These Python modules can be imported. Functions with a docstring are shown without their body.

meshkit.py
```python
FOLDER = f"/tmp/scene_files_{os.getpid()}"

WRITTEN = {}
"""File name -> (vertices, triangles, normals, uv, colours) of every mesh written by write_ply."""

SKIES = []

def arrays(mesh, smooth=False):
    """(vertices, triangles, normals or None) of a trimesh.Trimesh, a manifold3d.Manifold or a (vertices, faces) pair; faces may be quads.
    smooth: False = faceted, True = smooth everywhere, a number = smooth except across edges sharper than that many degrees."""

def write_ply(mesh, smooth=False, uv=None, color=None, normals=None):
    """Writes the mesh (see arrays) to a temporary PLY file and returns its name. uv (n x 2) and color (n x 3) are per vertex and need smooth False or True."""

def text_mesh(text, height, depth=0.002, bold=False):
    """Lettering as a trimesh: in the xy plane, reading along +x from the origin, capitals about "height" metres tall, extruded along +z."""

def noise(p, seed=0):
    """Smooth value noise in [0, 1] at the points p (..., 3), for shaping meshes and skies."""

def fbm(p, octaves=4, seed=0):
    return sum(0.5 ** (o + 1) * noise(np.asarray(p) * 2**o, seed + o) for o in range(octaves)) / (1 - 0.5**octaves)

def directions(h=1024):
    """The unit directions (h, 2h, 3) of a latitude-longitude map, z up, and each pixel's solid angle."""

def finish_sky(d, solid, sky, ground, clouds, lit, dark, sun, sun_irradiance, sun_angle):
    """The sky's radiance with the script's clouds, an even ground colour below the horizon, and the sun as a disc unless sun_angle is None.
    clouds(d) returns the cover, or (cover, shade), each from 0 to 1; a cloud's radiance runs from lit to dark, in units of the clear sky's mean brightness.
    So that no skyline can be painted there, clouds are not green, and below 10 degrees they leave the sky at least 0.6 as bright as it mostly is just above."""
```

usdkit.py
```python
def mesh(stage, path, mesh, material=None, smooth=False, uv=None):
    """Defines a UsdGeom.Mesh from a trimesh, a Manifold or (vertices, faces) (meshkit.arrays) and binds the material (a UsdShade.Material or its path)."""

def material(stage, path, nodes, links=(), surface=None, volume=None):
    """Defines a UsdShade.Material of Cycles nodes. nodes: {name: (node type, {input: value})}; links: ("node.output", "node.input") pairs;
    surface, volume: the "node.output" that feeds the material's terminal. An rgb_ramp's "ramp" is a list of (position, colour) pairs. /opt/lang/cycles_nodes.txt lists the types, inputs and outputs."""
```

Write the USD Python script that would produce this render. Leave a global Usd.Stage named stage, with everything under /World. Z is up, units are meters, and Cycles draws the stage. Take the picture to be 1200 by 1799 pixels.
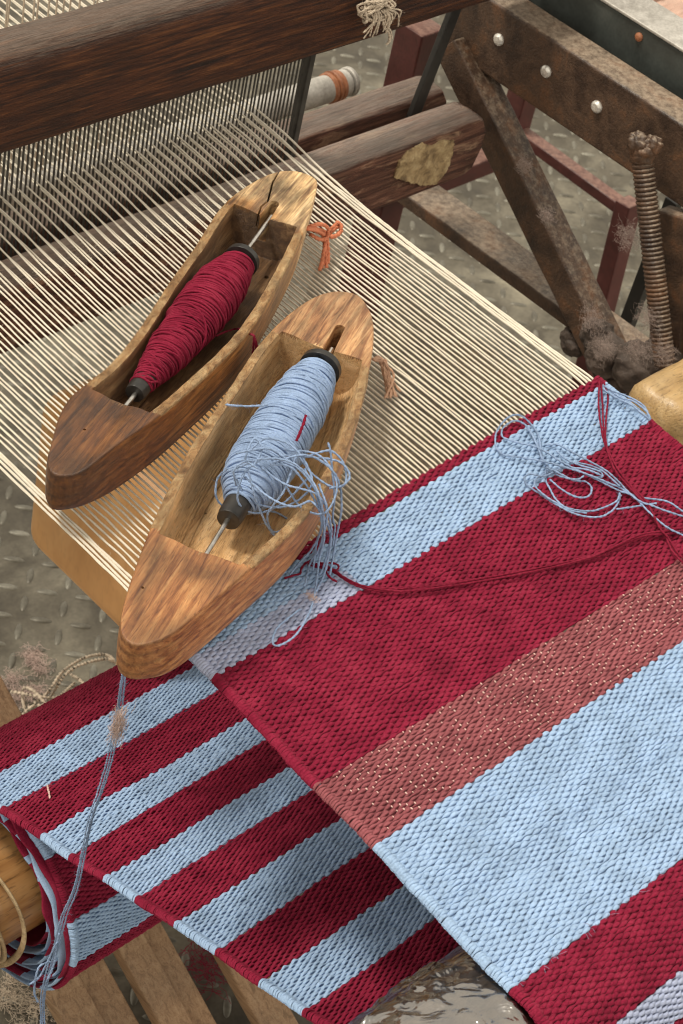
import math, numpy as np, trimesh, usdkit
import manifold3d as m3
from shapely.geometry import Polygon
from meshkit import fbm, noise
from pxr import Usd, UsdGeom, UsdLux, UsdShade, Gf, Sdf

stage = Usd.Stage.CreateInMemory()
UsdGeom.SetStageUpAxis(stage, UsdGeom.Tokens.z)
UsdGeom.SetStageMetersPerUnit(stage, 1.0)
world = UsdGeom.Xform.Define(stage, '/World'); stage.SetDefaultPrim(world.GetPrim())
rng = np.random.default_rng(7)

# ------------------------------------------------------------------ camera, sky, sun
# x runs along the weft (to the right), y along the warp away from the weaver, z up; the floor is z = 0, the warp lies at z = 0.70
CAM = np.array([-0.57555896, -0.52186462, 1.52251072])
RC = np.array([[0.71551456, -0.67493831, 0.18026976], [-0.36635387, -0.58223355, -0.72580227], [0.59483086, 0.45327956, -0.66386285]])
FPX = 3425.0919
EXPOSURE = 0.84
SUN_DIR = np.array([-0.38, 0.40, 1.15]); SUN_DIR /= np.linalg.norm(SUN_DIR)
cam = UsdGeom.Camera.Define(stage, '/World/camera')
mt = Gf.Matrix4d(1.0)
for i, r in enumerate((RC[0], -RC[1], -RC[2], CAM)):
    mt.SetRow(i, Gf.Vec4d(*map(float, r), 1.0 if i == 3 else 0.0))
cam.AddTransformOp().Set(mt)
cam.CreateHorizontalApertureAttr(24.0); cam.CreateVerticalApertureAttr(24.0 * 1024 / 683)
cam.CreateFocalLengthAttr(24.0 * FPX / 1200); cam.CreateClippingRangeAttr(Gf.Vec2f(0.05, 200))
cam.CreateFStopAttr(26.0); cam.CreateFocusDistanceAttr(1.23)
cam.CreateExposureAttr(EXPOSURE)

usdkit.material(stage, '/World/Looks/sky_look', {
    'sky': ('sky_texture', {'sky_type': 'single_scattering', 'sun_disc': False, 'sun_elevation': float(math.asin(SUN_DIR[2])), 'sun_rotation': float(math.atan2(SUN_DIR[0], SUN_DIR[1])), 'altitude': 100.0, 'air_density': 1.0, 'aerosol_density': 2.0, 'ozone_density': 1.0}),
    'tc': ('texture_coordinate', {}),
    'n': ('noise_texture', {'scale': 2.2, 'detail': 5.0, 'roughness': 0.55}),
    'r': ('rgb_ramp', {'ramp': [(0.2, (0.74, 0.74, 0.74)), (0.75, (0.97, 0.97, 0.97))]}),
    'm': ('mix', {'mix_type': 'mix', 'color2': (8.4, 7.6, 6.2)}),
    'b': ('background_shader', {'strength': 0.078})},
    [('tc.generated', 'n.vector'), ('n.fac', 'r.fac'), ('r.color', 'm.fac'), ('sky.color', 'm.color1'), ('m.color', 'b.color')], surface='b.background')
dome = UsdLux.DomeLight.Define(stage, '/World/sky')
UsdShade.MaterialBindingAPI.Apply(dome.GetPrim()).Bind(UsdShade.Material.Get(stage, '/World/Looks/sky_look'))
sun = UsdLux.DistantLight.Define(stage, '/World/sun')
sun.CreateIntensityAttr(0.4); sun.CreateAngleAttr(10.0); sun.CreateColorAttr(Gf.Vec3f(1.0, 0.92, 0.78)); sun.CreateNormalizeAttr(True)
zz = SUN_DIR; xx = np.cross([0, 0, 1.0], zz); xx /= np.linalg.norm(xx); yy = np.cross(zz, xx)
ms = Gf.Matrix4d(1.0)
for i, r in enumerate((xx, yy, zz)): ms.SetRow(i, Gf.Vec4d(*map(float, r), 0.0))
sun.AddTransformOp().Set(ms)

# ------------------------------------------------------------------ measuring helpers: where a sight line meets a real plane
def sight(px, py): return RC.T @ np.array([(px - 600.0) / FPX, (py - 899.5) / FPX, 1.0])
def at(px, py, z): r = sight(px, py); return CAM + r * ((z - CAM[2]) / r[2])
def atp(px, py, n, d): r = sight(px, py); n = np.asarray(n, float); return CAM + r * ((d - n @ CAM) / (n @ r))

# ------------------------------------------------------------------ scene graph helpers
used = {}
def numbered(path):
    k = used.get(path, -1) + 1; used[path] = k
    return path if k == 0 else f'{path}_{k:03d}'
def keys(p, **kw):
    for k, v in kw.items():
        if v: p.SetCustomDataByKey(k, v)
class T:
    def __init__(s, prim, loc): s.prim, s.path, s.loc = prim, str(prim.GetPath()), np.asarray(loc, float)
def thing(name, label, cat, loc=(0, 0, 0), rotz=0.0, group=None, rotx=0.0):
    x = UsdGeom.Xform.Define(stage, numbered('/World/' + name))
    x.AddTranslateOp().Set(Gf.Vec3d(*map(float, loc)))
    local = rotz != 0 or rotx != 0
    if rotz: x.AddRotateZOp().Set(math.degrees(rotz))
    if rotx: x.AddRotateXOp().Set(math.degrees(rotx))
    keys(x.GetPrim(), label=label, category=cat, group=group)
    return T(x.GetPrim(), (0, 0, 0) if local else loc)
def VF(mesh):
    if hasattr(mesh, 'to_mesh'):
        q = mesh.to_mesh(); return np.array(q.vert_properties[:, :3], float), np.array(q.tri_verts)
    if isinstance(mesh, (tuple, list)): return np.asarray(mesh[0], float), np.asarray(mesh[1])
    return np.array(mesh.vertices), np.array(mesh.faces)
def part(name, mesh, mat, parent, smooth=30, kind=None, label=None):
    v, f = VF(mesh)
    if f.shape[1] == 4: f = np.vstack([f[:, [0, 1, 2]], f[:, [0, 2, 3]]])
    path = numbered(parent.path + '/' + name)
    g = usdkit.mesh(stage, path, (v - parent.loc, f), mat, smooth=smooth)
    keys(g.GetPrim(), kind=kind, label=label)
    return T(g.GetPrim(), parent.loc)
def single(name, mesh, mat, label=None, cat=None, group=None, kind=None, smooth=30):
    v, f = VF(mesh)
    g = usdkit.mesh(stage, numbered('/World/' + name), (v, f), mat, smooth=smooth)
    keys(g.GetPrim(), label=label, category=cat, group=group, kind=kind)
    return T(g.GetPrim(), (0, 0, 0))

# ------------------------------------------------------------------ mesh helpers
def join(ms):
    vs, fs, n = [], [], 0
    for m in ms:
        v, f = VF(m)
        if f.shape[1] == 4: f = np.vstack([f[:, [0, 1, 2]], f[:, [0, 2, 3]]])
        vs.append(v); fs.append(f + n); n += len(v)
    return np.vstack(vs), np.vstack(fs)
def loft(rings, cap=True):
    rings = np.asarray(rings, float); M, N = rings.shape[:2]
    i, j = np.meshgrid(np.arange(M - 1), np.arange(N), indexing='ij')
    a, b = i * N + j, i * N + (j + 1) % N
    q = np.stack([a, b, b + N, a + N], -1).reshape(-1, 4)
    f = np.vstack([q[:, [0, 1, 2]], q[:, [0, 2, 3]]]); v = rings.reshape(-1, 3)
    if cap:
        c0, c1 = len(v), len(v) + 1
        v = np.vstack([v, rings[0].mean(0), rings[-1].mean(0)]); k = np.arange(N); k2 = (k + 1) % N
        f = np.vstack([f, np.stack([np.full(N, c0), k2, k], 1), np.stack([np.full(N, c1), (M - 1) * N + k, (M - 1) * N + k2], 1)])
    return v, f
def frames(p):
    t = np.gradient(p, axis=0); t /= np.linalg.norm(t, axis=1, keepdims=True) + 1e-12
    a = np.cross(t[0], [0, 0, 1.0] if abs(t[0][2]) < .9 else [1.0, 0, 0]); a /= np.linalg.norm(a)
    A = [a]
    for k in range(1, len(p)):
        a = A[-1] - t[k] * (A[-1] @ t[k]); a /= np.linalg.norm(a) + 1e-12; A.append(a)
    A = np.array(A); return t, A, np.cross(t, A)
def tube(p, r, sides=6, cap=True, flat=0.0, twist=0.0):
    """flat squeezes the section (two plies side by side), twist turns it along the length (turns per metre)."""
    p = np.asarray(p, float); r = np.broadcast_to(r, (len(p),)); t, A, B = frames(p)
    L = np.concatenate([[0], np.cumsum(np.linalg.norm(np.diff(p, axis=0), axis=1))])
    ang = np.arange(sides) * 2 * np.pi / sides
    c, s = np.cos(ang)[None], (np.sin(ang) * (1 - flat))[None]
    tw = (2 * np.pi * twist * L)[:, None]
    cc, ss = c * np.cos(tw) - s * np.sin(tw), c * np.sin(tw) + s * np.cos(tw)
    return loft(p[:, None] + r[:, None, None] * (cc[..., None] * A[:, None] + ss[..., None] * B[:, None]), cap)
def curve(pts, step=0.0015):
    p = np.asarray(pts, float); q = np.vstack([2 * p[0] - p[1], p, 2 * p[-1] - p[-2]]); out = []
    for k in range(1, len(q) - 2):
        n = max(2, int(np.linalg.norm(q[k + 1] - q[k]) / step)); t = (np.arange(n) / n)[:, None]
        out.append(.5 * ((2 * q[k]) + (-q[k - 1] + q[k + 1]) * t + (2 * q[k - 1] - 5 * q[k] + 4 * q[k + 1] - q[k + 2]) * t ** 2 + (-q[k - 1] + 3 * q[k] - 3 * q[k + 1] + q[k + 2]) * t ** 3))
    return np.vstack(out + [p[-1:]])
def hairs(c, r, n, seed, lo=.0008, hi=.0026):
    g = np.random.default_rng(seed + 5000); k = g.integers(0, len(c), n); d = g.normal(size=(n, 3)); d /= np.linalg.norm(d, axis=1, keepdims=True); e = g.normal(size=(n, 3)); l = g.uniform(lo, hi, n)[:, None]
    p = np.stack([c[k], c[k] + d * (r + l * .5), c[k] + d * (r + l) + e * l * .35], 1); w = .00005; v = np.cross(d, [.3, .5, .8]); v /= np.linalg.norm(v, axis=1, keepdims=True); u = np.cross(d, v)
    R = np.stack([p + w * (math.cos(a) * v + math.sin(a) * u)[:, None] for a in (0, 2.1, 4.2)], 2)       # n, 3, 3 sides, xyz
    b = (np.arange(n) * 9)[:, None]; f = []
    for i in range(2):
        for j in range(3):
            a0, a1 = i * 3 + j, i * 3 + (j + 1) % 3; f += [np.hstack([b + a0, b + a1, b + a1 + 3]), np.hstack([b + a0, b + a1 + 3, b + a0 + 3])]
    return R.reshape(-1, 3), np.vstack(f)
def yarn(pts, r=0.00085, step=0.0012, fuzz=0.00018, seed=0):
    c = curve(pts, step); c = c + (np.stack([noise(c * 260 + 3 * k, seed + k) for k in range(3)], 1) - .5) * 2 * fuzz
    return join([tube(c, r * (1 + .30 * (noise(c * 420, seed + 9) - .5)), 6, True, 0.26, 120), hairs(c, r, max(2, int(len(c) * step / .0022)), seed)])
def rrect(w, h, r, n=4):
    out = []
    for cx, cy, a0 in ((w / 2 - r, h / 2 - r, 0), (-w / 2 + r, h / 2 - r, 90), (-w / 2 + r, -h / 2 + r, 180), (w / 2 - r, -h / 2 + r, 270)):
        for k in range(n + 1):
            a = math.radians(a0 + 90 * k / n); out.append((cx + r * math.cos(a), cy + r * math.sin(a)))
    return np.array(out)
def densify(poly, d):
    out = []
    for a, b in zip(poly, np.roll(poly, -1, 0)):
        n = max(1, int(np.linalg.norm(b - a) / d)); out += [a + (b - a) * k / n for k in range(n)]
    return np.array(out)
def bar(a, b, w, h, r=0.002, up=(0, 0, 1), seg=1, amp=0.0, freq=40, seed=0, d=1.0, endround=0.0):
    """A bar from a to b, w across, h along up, edges rounded by r, optionally uneven."""
    a, b = np.asarray(a, float), np.asarray(b, float); t = b - a; L = np.linalg.norm(t); t /= L
    u = np.asarray(up, float); u = np.array([1.0, 0, 0]) if abs(u @ t) > .999 else u; u = u - t * (u @ t); u /= np.linalg.norm(u); s = np.cross(t, u)
    pr = densify(rrect(w, h, r), d); st = np.linspace(0, L, seg + 1); sc = np.ones(len(st))
    if r > 0:
        e = min(r, L / 4); st = np.sort(np.unique(np.concatenate([st[1:-1], [0, e * .3, e, L - e, L - e * .3, L]])))
        sc = np.ones(len(st)); q = min(w, h)
        sc[[0, -1]] = 1 - 1.6 * r / q; sc[[1, -2]] = 1 - .5 * r / q
    if endround:
        n = 6; st = np.concatenate([st[st < L - endround], L - endround + endround * np.sin(np.linspace(0, np.pi / 2, n))])
        sc = np.ones(len(st)); sc[-n:] = .45 + .55 * np.cos(np.linspace(0, np.pi / 2, n)) ** .6; sc[0] = .97
    R = a + st[:, None, None] * t + (pr[None, :, :1] * sc[:, None, None]) * s + (pr[None, :, 1:] * sc[:, None, None]) * u
    if amp:
        cen = (a + st[:, None, None] * t); R = R + (R - cen) / (np.linalg.norm(R - cen, axis=-1, keepdims=True) + 1e-9) * ((fbm(R * freq * np.array([1, 1, 1]), 3, seed) - .5) * 2 * amp)[..., None]
    return loft(R)
def box(lo, hi): return bar(((lo[0] + hi[0]) / 2, (lo[1] + hi[1]) / 2, lo[2]), ((lo[0] + hi[0]) / 2, (lo[1] + hi[1]) / 2, hi[2]), hi[1] - lo[1], hi[0] - lo[0], 0.0005, up=(1, 0, 0))
def cyl(a, b, r, n=20, bev=0.0008, amp=0, freq=60, seed=0, seg=1):
    a, b = np.asarray(a, float), np.asarray(b, float); L = np.linalg.norm(b - a); t = (b - a) / L
    st = np.unique(np.concatenate([np.linspace(0, L, seg + 1), [0, bev, L - bev, L]])); rr = np.full(len(st), r); rr[[0, -1]] = r - bev
    u = np.cross(t, [0, 0, 1.0] if abs(t[2]) < .9 else [1.0, 0, 0]); u /= np.linalg.norm(u); w = np.cross(t, u); an = np.arange(n) * 2 * np.pi / n
    R = a + st[:, None, None] * t + rr[:, None, None] * (np.cos(an)[None, :, None] * u + np.sin(an)[None, :, None] * w)
    if amp: R[1:-1] = R[1:-1] + (R - (a + st[:, None, None] * t))[1:-1] / r * ((fbm(R[1:-1] * freq, 3, seed) - .5) * 2 * amp)[..., None]
    return loft(R)
def lathe(a, d, prof, n=24):
    """prof: (distance along d, radius) pairs."""
    a, d = np.asarray(a, float), np.asarray(d, float) / np.linalg.norm(d); u = np.cross(d, [0, 0, 1.0]); u /= np.linalg.norm(u); w = np.cross(d, u); an = np.arange(n) * 2 * np.pi / n
    return loft([a + s * d + r * (np.cos(an)[:, None] * u + np.sin(an)[:, None] * w) for s, r in prof])
def puff(c, R, n, r, seed, sq=(1, 1, 1), length=None):
    n, r = int(n * 2.6), r * .36
    """A tangle of fine fibres."""
    g = np.random.default_rng(seed); out = []
    for k in range(n):
        p = g.normal(size=3) * .45; d = g.normal(size=3); d /= np.linalg.norm(d); pts = []
        for _ in range(5):
            pts.append(np.asarray(c) + R * p * np.asarray(sq)); d = d + g.normal(size=3) * .85; d /= np.linalg.norm(d); p = p + d * (length or .24)
        out.append(tube(curve(pts, R * .25), r, 3))
    return join(out)

# ------------------------------------------------------------------ materials
def look(name, nodes, links, surface='p.BSDF'): return usdkit.material(stage, '/World/Looks/' + name, nodes, links, surface=surface)
def wood(name, ramp, stretch=(3, 45, 45), rough=(0.4, 0.65), bump=0.35, blotch=0.35, blotch_scale=12, spec=0.5, coat=0.0, bev=0.0012, rings=0.0, pores=1.0, along=None, wear=None, dust=None):
    n = {'tc': ('texture_coordinate', {}), 'mp': ('mapping', {'scale': stretch}),
         'n1': ('noise_texture', {'scale': 1.6, 'detail': 7.0, 'roughness': 0.62, 'distortion': 0.9}),
         'rp': ('rgb_ramp', {'ramp': ramp}),
         'n2': ('noise_texture', {'scale': float(blotch_scale), 'detail': 4.0, 'roughness': 0.6}),
         'rb': ('rgb_ramp', {'ramp': [(0.3, (1 - blotch,) * 3), (0.7, (1 + .35 * blotch,) * 3)]}),
         'mx': ('mix', {'mix_type': 'multiply', 'fac': 1.0}),
         'mp2': ('mapping', {'scale': tuple(6 * s for s in stretch)}),
         'n3': ('noise_texture', {'scale': 2.2, 'detail': 3.0, 'roughness': 0.7}),
         'rpore': ('rgb_ramp', {'ramp': [(0.34, (1 - .62 * pores,) * 3), (0.47, (1, 1, 1))]}),
         'mx2': ('mix', {'mix_type': 'multiply', 'fac': 0.8}),
         'rr': ('map_range', {'from_min': 0.3, 'from_max': 0.7, 'to_min': rough[0], 'to_max': rough[1]}),
         'bv': ('bevel', {'radius': bev, 'samples': 4}),
         'bp': ('bump', {'strength': bump, 'distance': 0.0015}), 'ad': ('math', {'math_type': 'add'}),
         'p': ('principled_bsdf', {'specular_ior_level': spec, 'coat_weight': coat, 'coat_roughness': 0.3})}
    l = [('tc.object', 'mp.vector'), ('mp.vector', 'n1.vector'), ('n1.fac', 'rp.fac'), ('tc.object', 'n2.vector'), ('n2.fac', 'rb.fac'),
         ('rp.color', 'mx.color1'), ('rb.color', 'mx.color2'), ('tc.object', 'mp2.vector'), ('mp2.vector', 'n3.vector'), ('n3.fac', 'rpore.fac'),
         ('mx.color', 'mx2.color1'), ('rpore.color', 'mx2.color2'), ('mx2.color', 'p.base_color'), ('n2.fac', 'rr.value'), ('rr.result', 'p.roughness'),
         ('n1.fac', 'ad.value1'), ('n3.fac', 'ad.value2'), ('ad.value', 'bp.height'), ('bv.bevel', 'bp.normal'), ('bp.normal', 'p.normal')]
    if rings:      # growth rings cut through by the carving
        n['wm'] = ('mapping', {'scale': (26.0, 26.0, 26.0), 'rotation': (0.0, 0.16, 0.10), 'location': (0.0, 0.25, 0.9)})
        n['wv'] = ('wave_texture', {'wave_type': 'rings', 'rings_direction': 'x', 'scale': 1.5, 'distortion': 2.2, 'detail': 2.0, 'detail_scale': 0.8, 'detail_roughness': 0.6})
        n['wr'] = ('rgb_ramp', {'ramp': [(0.0, (1 - rings,) * 3), (0.35, (1, 1, 1)), (1.0, (1.0 + rings * .3,) * 3)]}); n['wx'] = ('mix', {'mix_type': 'multiply', 'fac': 1.0})
        l = [q for q in l if q != ('mx2.color', 'p.base_color')] + [('tc.object', 'wm.vector'), ('wm.vector', 'wv.vector'), ('wv.fac', 'wr.fac'), ('mx2.color', 'wx.color1'), ('wr.color', 'wx.color2'), ('wx.color', 'p.base_color')]
    if along:      # timber colour along the length; pale rear of shut1 also has glare painted in
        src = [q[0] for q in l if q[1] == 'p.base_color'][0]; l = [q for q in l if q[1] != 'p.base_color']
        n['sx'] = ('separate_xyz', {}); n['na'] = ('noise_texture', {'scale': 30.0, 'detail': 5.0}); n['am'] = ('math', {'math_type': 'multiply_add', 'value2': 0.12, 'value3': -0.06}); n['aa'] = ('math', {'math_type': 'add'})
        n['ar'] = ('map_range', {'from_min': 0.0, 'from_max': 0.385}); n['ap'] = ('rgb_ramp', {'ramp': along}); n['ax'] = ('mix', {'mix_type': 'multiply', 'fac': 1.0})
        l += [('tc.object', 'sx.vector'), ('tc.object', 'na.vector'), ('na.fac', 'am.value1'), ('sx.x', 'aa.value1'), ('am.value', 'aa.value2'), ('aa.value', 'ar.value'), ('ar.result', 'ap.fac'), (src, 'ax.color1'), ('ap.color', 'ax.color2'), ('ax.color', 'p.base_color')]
    if wear:       # pale, scraped patches of bare timber
        src = [q[0] for q in l if q[1] == 'p.base_color'][0]; l = [q for q in l if q[1] != 'p.base_color']
        n['we'] = ('noise_texture', {'scale': float(wear[1]), 'detail': 8.0, 'roughness': 0.7, 'distortion': 0.6}); n['wq'] = ('rgb_ramp', {'ramp': [(wear[2], (0, 0, 0)), (wear[2] + .10, (wear[3],) * 3)]}); n['wxx'] = ('mix', {'mix_type': 'mix', 'color2': wear[0]})
        n['wm2'] = ('mapping', {'scale': (1.0, 4.0, 4.0) if stretch[0] < stretch[1] else (4.0, 1.0, 4.0)})
        l += [('tc.object', 'wm2.vector'), ('wm2.vector', 'we.vector'), ('we.fac', 'wq.fac'), ('wq.color', 'wxx.fac'), (src, 'wxx.color1'), ('wxx.color', 'p.base_color')]
    if dust:
        src = [q[0] for q in l if q[1] == 'p.base_color'][0]; l = [q for q in l if q[1] != 'p.base_color']
        n.update(ge=('geometry', {}), dx=('separate_xyz', {}), dn=('noise_texture', {'scale': 5.0, 'detail': 7.0, 'roughness': 0.75}), da=('math', {'math_type': 'multiply_add', 'value2': 1.6, 'value3': -0.8}), db=('math', {'math_type': 'add'}), dr=('map_range', {'from_min': 0.55, 'from_max': 1.35, 'to_min': 0.0, 'to_max': 0.8, 'clamp': True}), dm=('mix', {'mix_type': 'mix', 'color2': dust}))
        l += [('ge.normal', 'dx.vector'), ('mp.vector', 'dn.vector'), ('dn.fac', 'da.value1'), ('dx.z', 'db.value1'), ('da.value', 'db.value2'), ('db.value', 'dr.value'), ('dr.result', 'dm.fac'), (src, 'dm.color1'), ('dm.color', 'p.base_color')]
    return look(name, n, l)
def cotton(name, col, vary=0.22, scale=900, sheen=0.25, rough=0.85, blotch=60):
    c = np.array(col)
    n = {'tc': ('texture_coordinate', {}), 'n1': ('noise_texture', {'scale': float(scale), 'detail': 3.0, 'roughness': 0.6}),
         'n2': ('noise_texture', {'scale': float(blotch), 'detail': 3.0}), 'ad': ('math', {'math_type': 'add'}),
         'rp': ('rgb_ramp', {'ramp': [(0.6, tuple(c * (1 - vary))), (1.0, tuple(c)), (1.0 + 0.0, tuple(c)), (1.4 if False else 1.0, tuple(c))]}),
         'mr': ('map_range', {'from_min': 0.7, 'from_max': 1.3, 'to_min': 0.0, 'to_max': 1.0, 'clamp': True}),
         'r2': ('rgb_ramp', {'ramp': [(0.0, tuple(c * (1 - vary))), (0.5, tuple(c)), (1.0, tuple(np.minimum(c * (1 + vary * .8) + .01, .92)))]}),
         'bp': ('bump', {'strength': 0.9, 'distance': 0.0006}),
         'p': ('principled_bsdf', {'roughness': rough, 'sheen_weight': sheen, 'sheen_roughness': 0.4, 'sheen_tint': tuple(np.minimum(c * 1.6 + .12, 1)), 'specular_ior_level': 0.18})}
    n.pop('rp')
    l = [('tc.object', 'n1.vector'), ('tc.object', 'n2.vector'), ('n1.fac', 'ad.value1'), ('n2.fac', 'ad.value2'), ('ad.value', 'mr.value'), ('mr.result', 'r2.fac'),
         ('r2.color', 'p.base_color'), ('n1.fac', 'bp.height'), ('bp.normal', 'p.normal')]
    return look(name, n, l)
def metal(name, ramp, scale=30, rough=(0.35, 0.7), metallic=0.0, bump=0.3, spec=0.5, fine=400, bev=0.001, dust=None):
    n = {'tc': ('texture_coordinate', {}), 'n1': ('noise_texture', {'scale': float(scale), 'detail': 8.0, 'roughness': 0.65, 'distortion': 0.4}),
         'rp': ('rgb_ramp', {'ramp': ramp}), 'n2': ('noise_texture', {'scale': float(fine), 'detail': 3.0, 'roughness': 0.6}),
         'r2': ('rgb_ramp', {'ramp': [(0.3, (.7, .7, .7)), (0.6, (1, 1, 1))]}), 'mx': ('mix', {'mix_type': 'multiply', 'fac': 0.7}),
         'rr': ('map_range', {'from_min': 0.3, 'from_max': 0.7, 'to_min': rough[0], 'to_max': rough[1]}), 'ad': ('math', {'math_type': 'add'}),
         'bv': ('bevel', {'radius': bev, 'samples': 4}), 'bp': ('bump', {'strength': bump, 'distance': 0.001}),
         'p': ('principled_bsdf', {'metallic': metallic, 'specular_ior_level': spec})}
    l = [('tc.object', 'n1.vector'), ('n1.fac', 'rp.fac'), ('tc.object', 'n2.vector'), ('n2.fac', 'r2.fac'), ('rp.color', 'mx.color1'), ('r2.color', 'mx.color2'),
         ('mx.color', 'p.base_color'), ('n1.fac', 'rr.value'), ('rr.result', 'p.roughness'), ('n1.fac', 'ad.value1'), ('n2.fac', 'ad.value2'), ('ad.value', 'bp.height'),
         ('bv.bevel', 'bp.normal'), ('bp.normal', 'p.normal')]
    if dust:       # pale lint dust that has settled on whatever faces up
        l.remove(('mx.color', 'p.base_color'))
        n.update(ge=('geometry', {}), sx=('separate_xyz', {}), dn=('noise_texture', {'scale': 160.0, 'detail': 6.0, 'roughness': 0.7}), da=('math', {'math_type': 'multiply_add', 'value2': 0.9, 'value3': -0.45}), db=('math', {'math_type': 'add'}), dr=('map_range', {'from_min': 0.78, 'from_max': 1.25, 'to_min': 0.0, 'to_max': 0.85, 'clamp': True}), dm=('mix', {'mix_type': 'mix', 'color2': dust}))
        l += [('ge.true_normal', 'sx.vector'), ('tc.object', 'dn.vector'), ('dn.fac', 'da.value1'), ('sx.z', 'db.value1'), ('da.value', 'db.value2'), ('db.value', 'dr.value'), ('dr.result', 'dm.fac'), ('mx.color', 'dm.color1'), ('dm.color', 'p.base_color')]
    return look(name, n, l)
RED, BLUE, LAV, SAL = (0.205, 0.0080, 0.033), (0.305, 0.435, 0.64), (0.37, 0.42, 0.59), (0.255, 0.075, 0.088)
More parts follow.
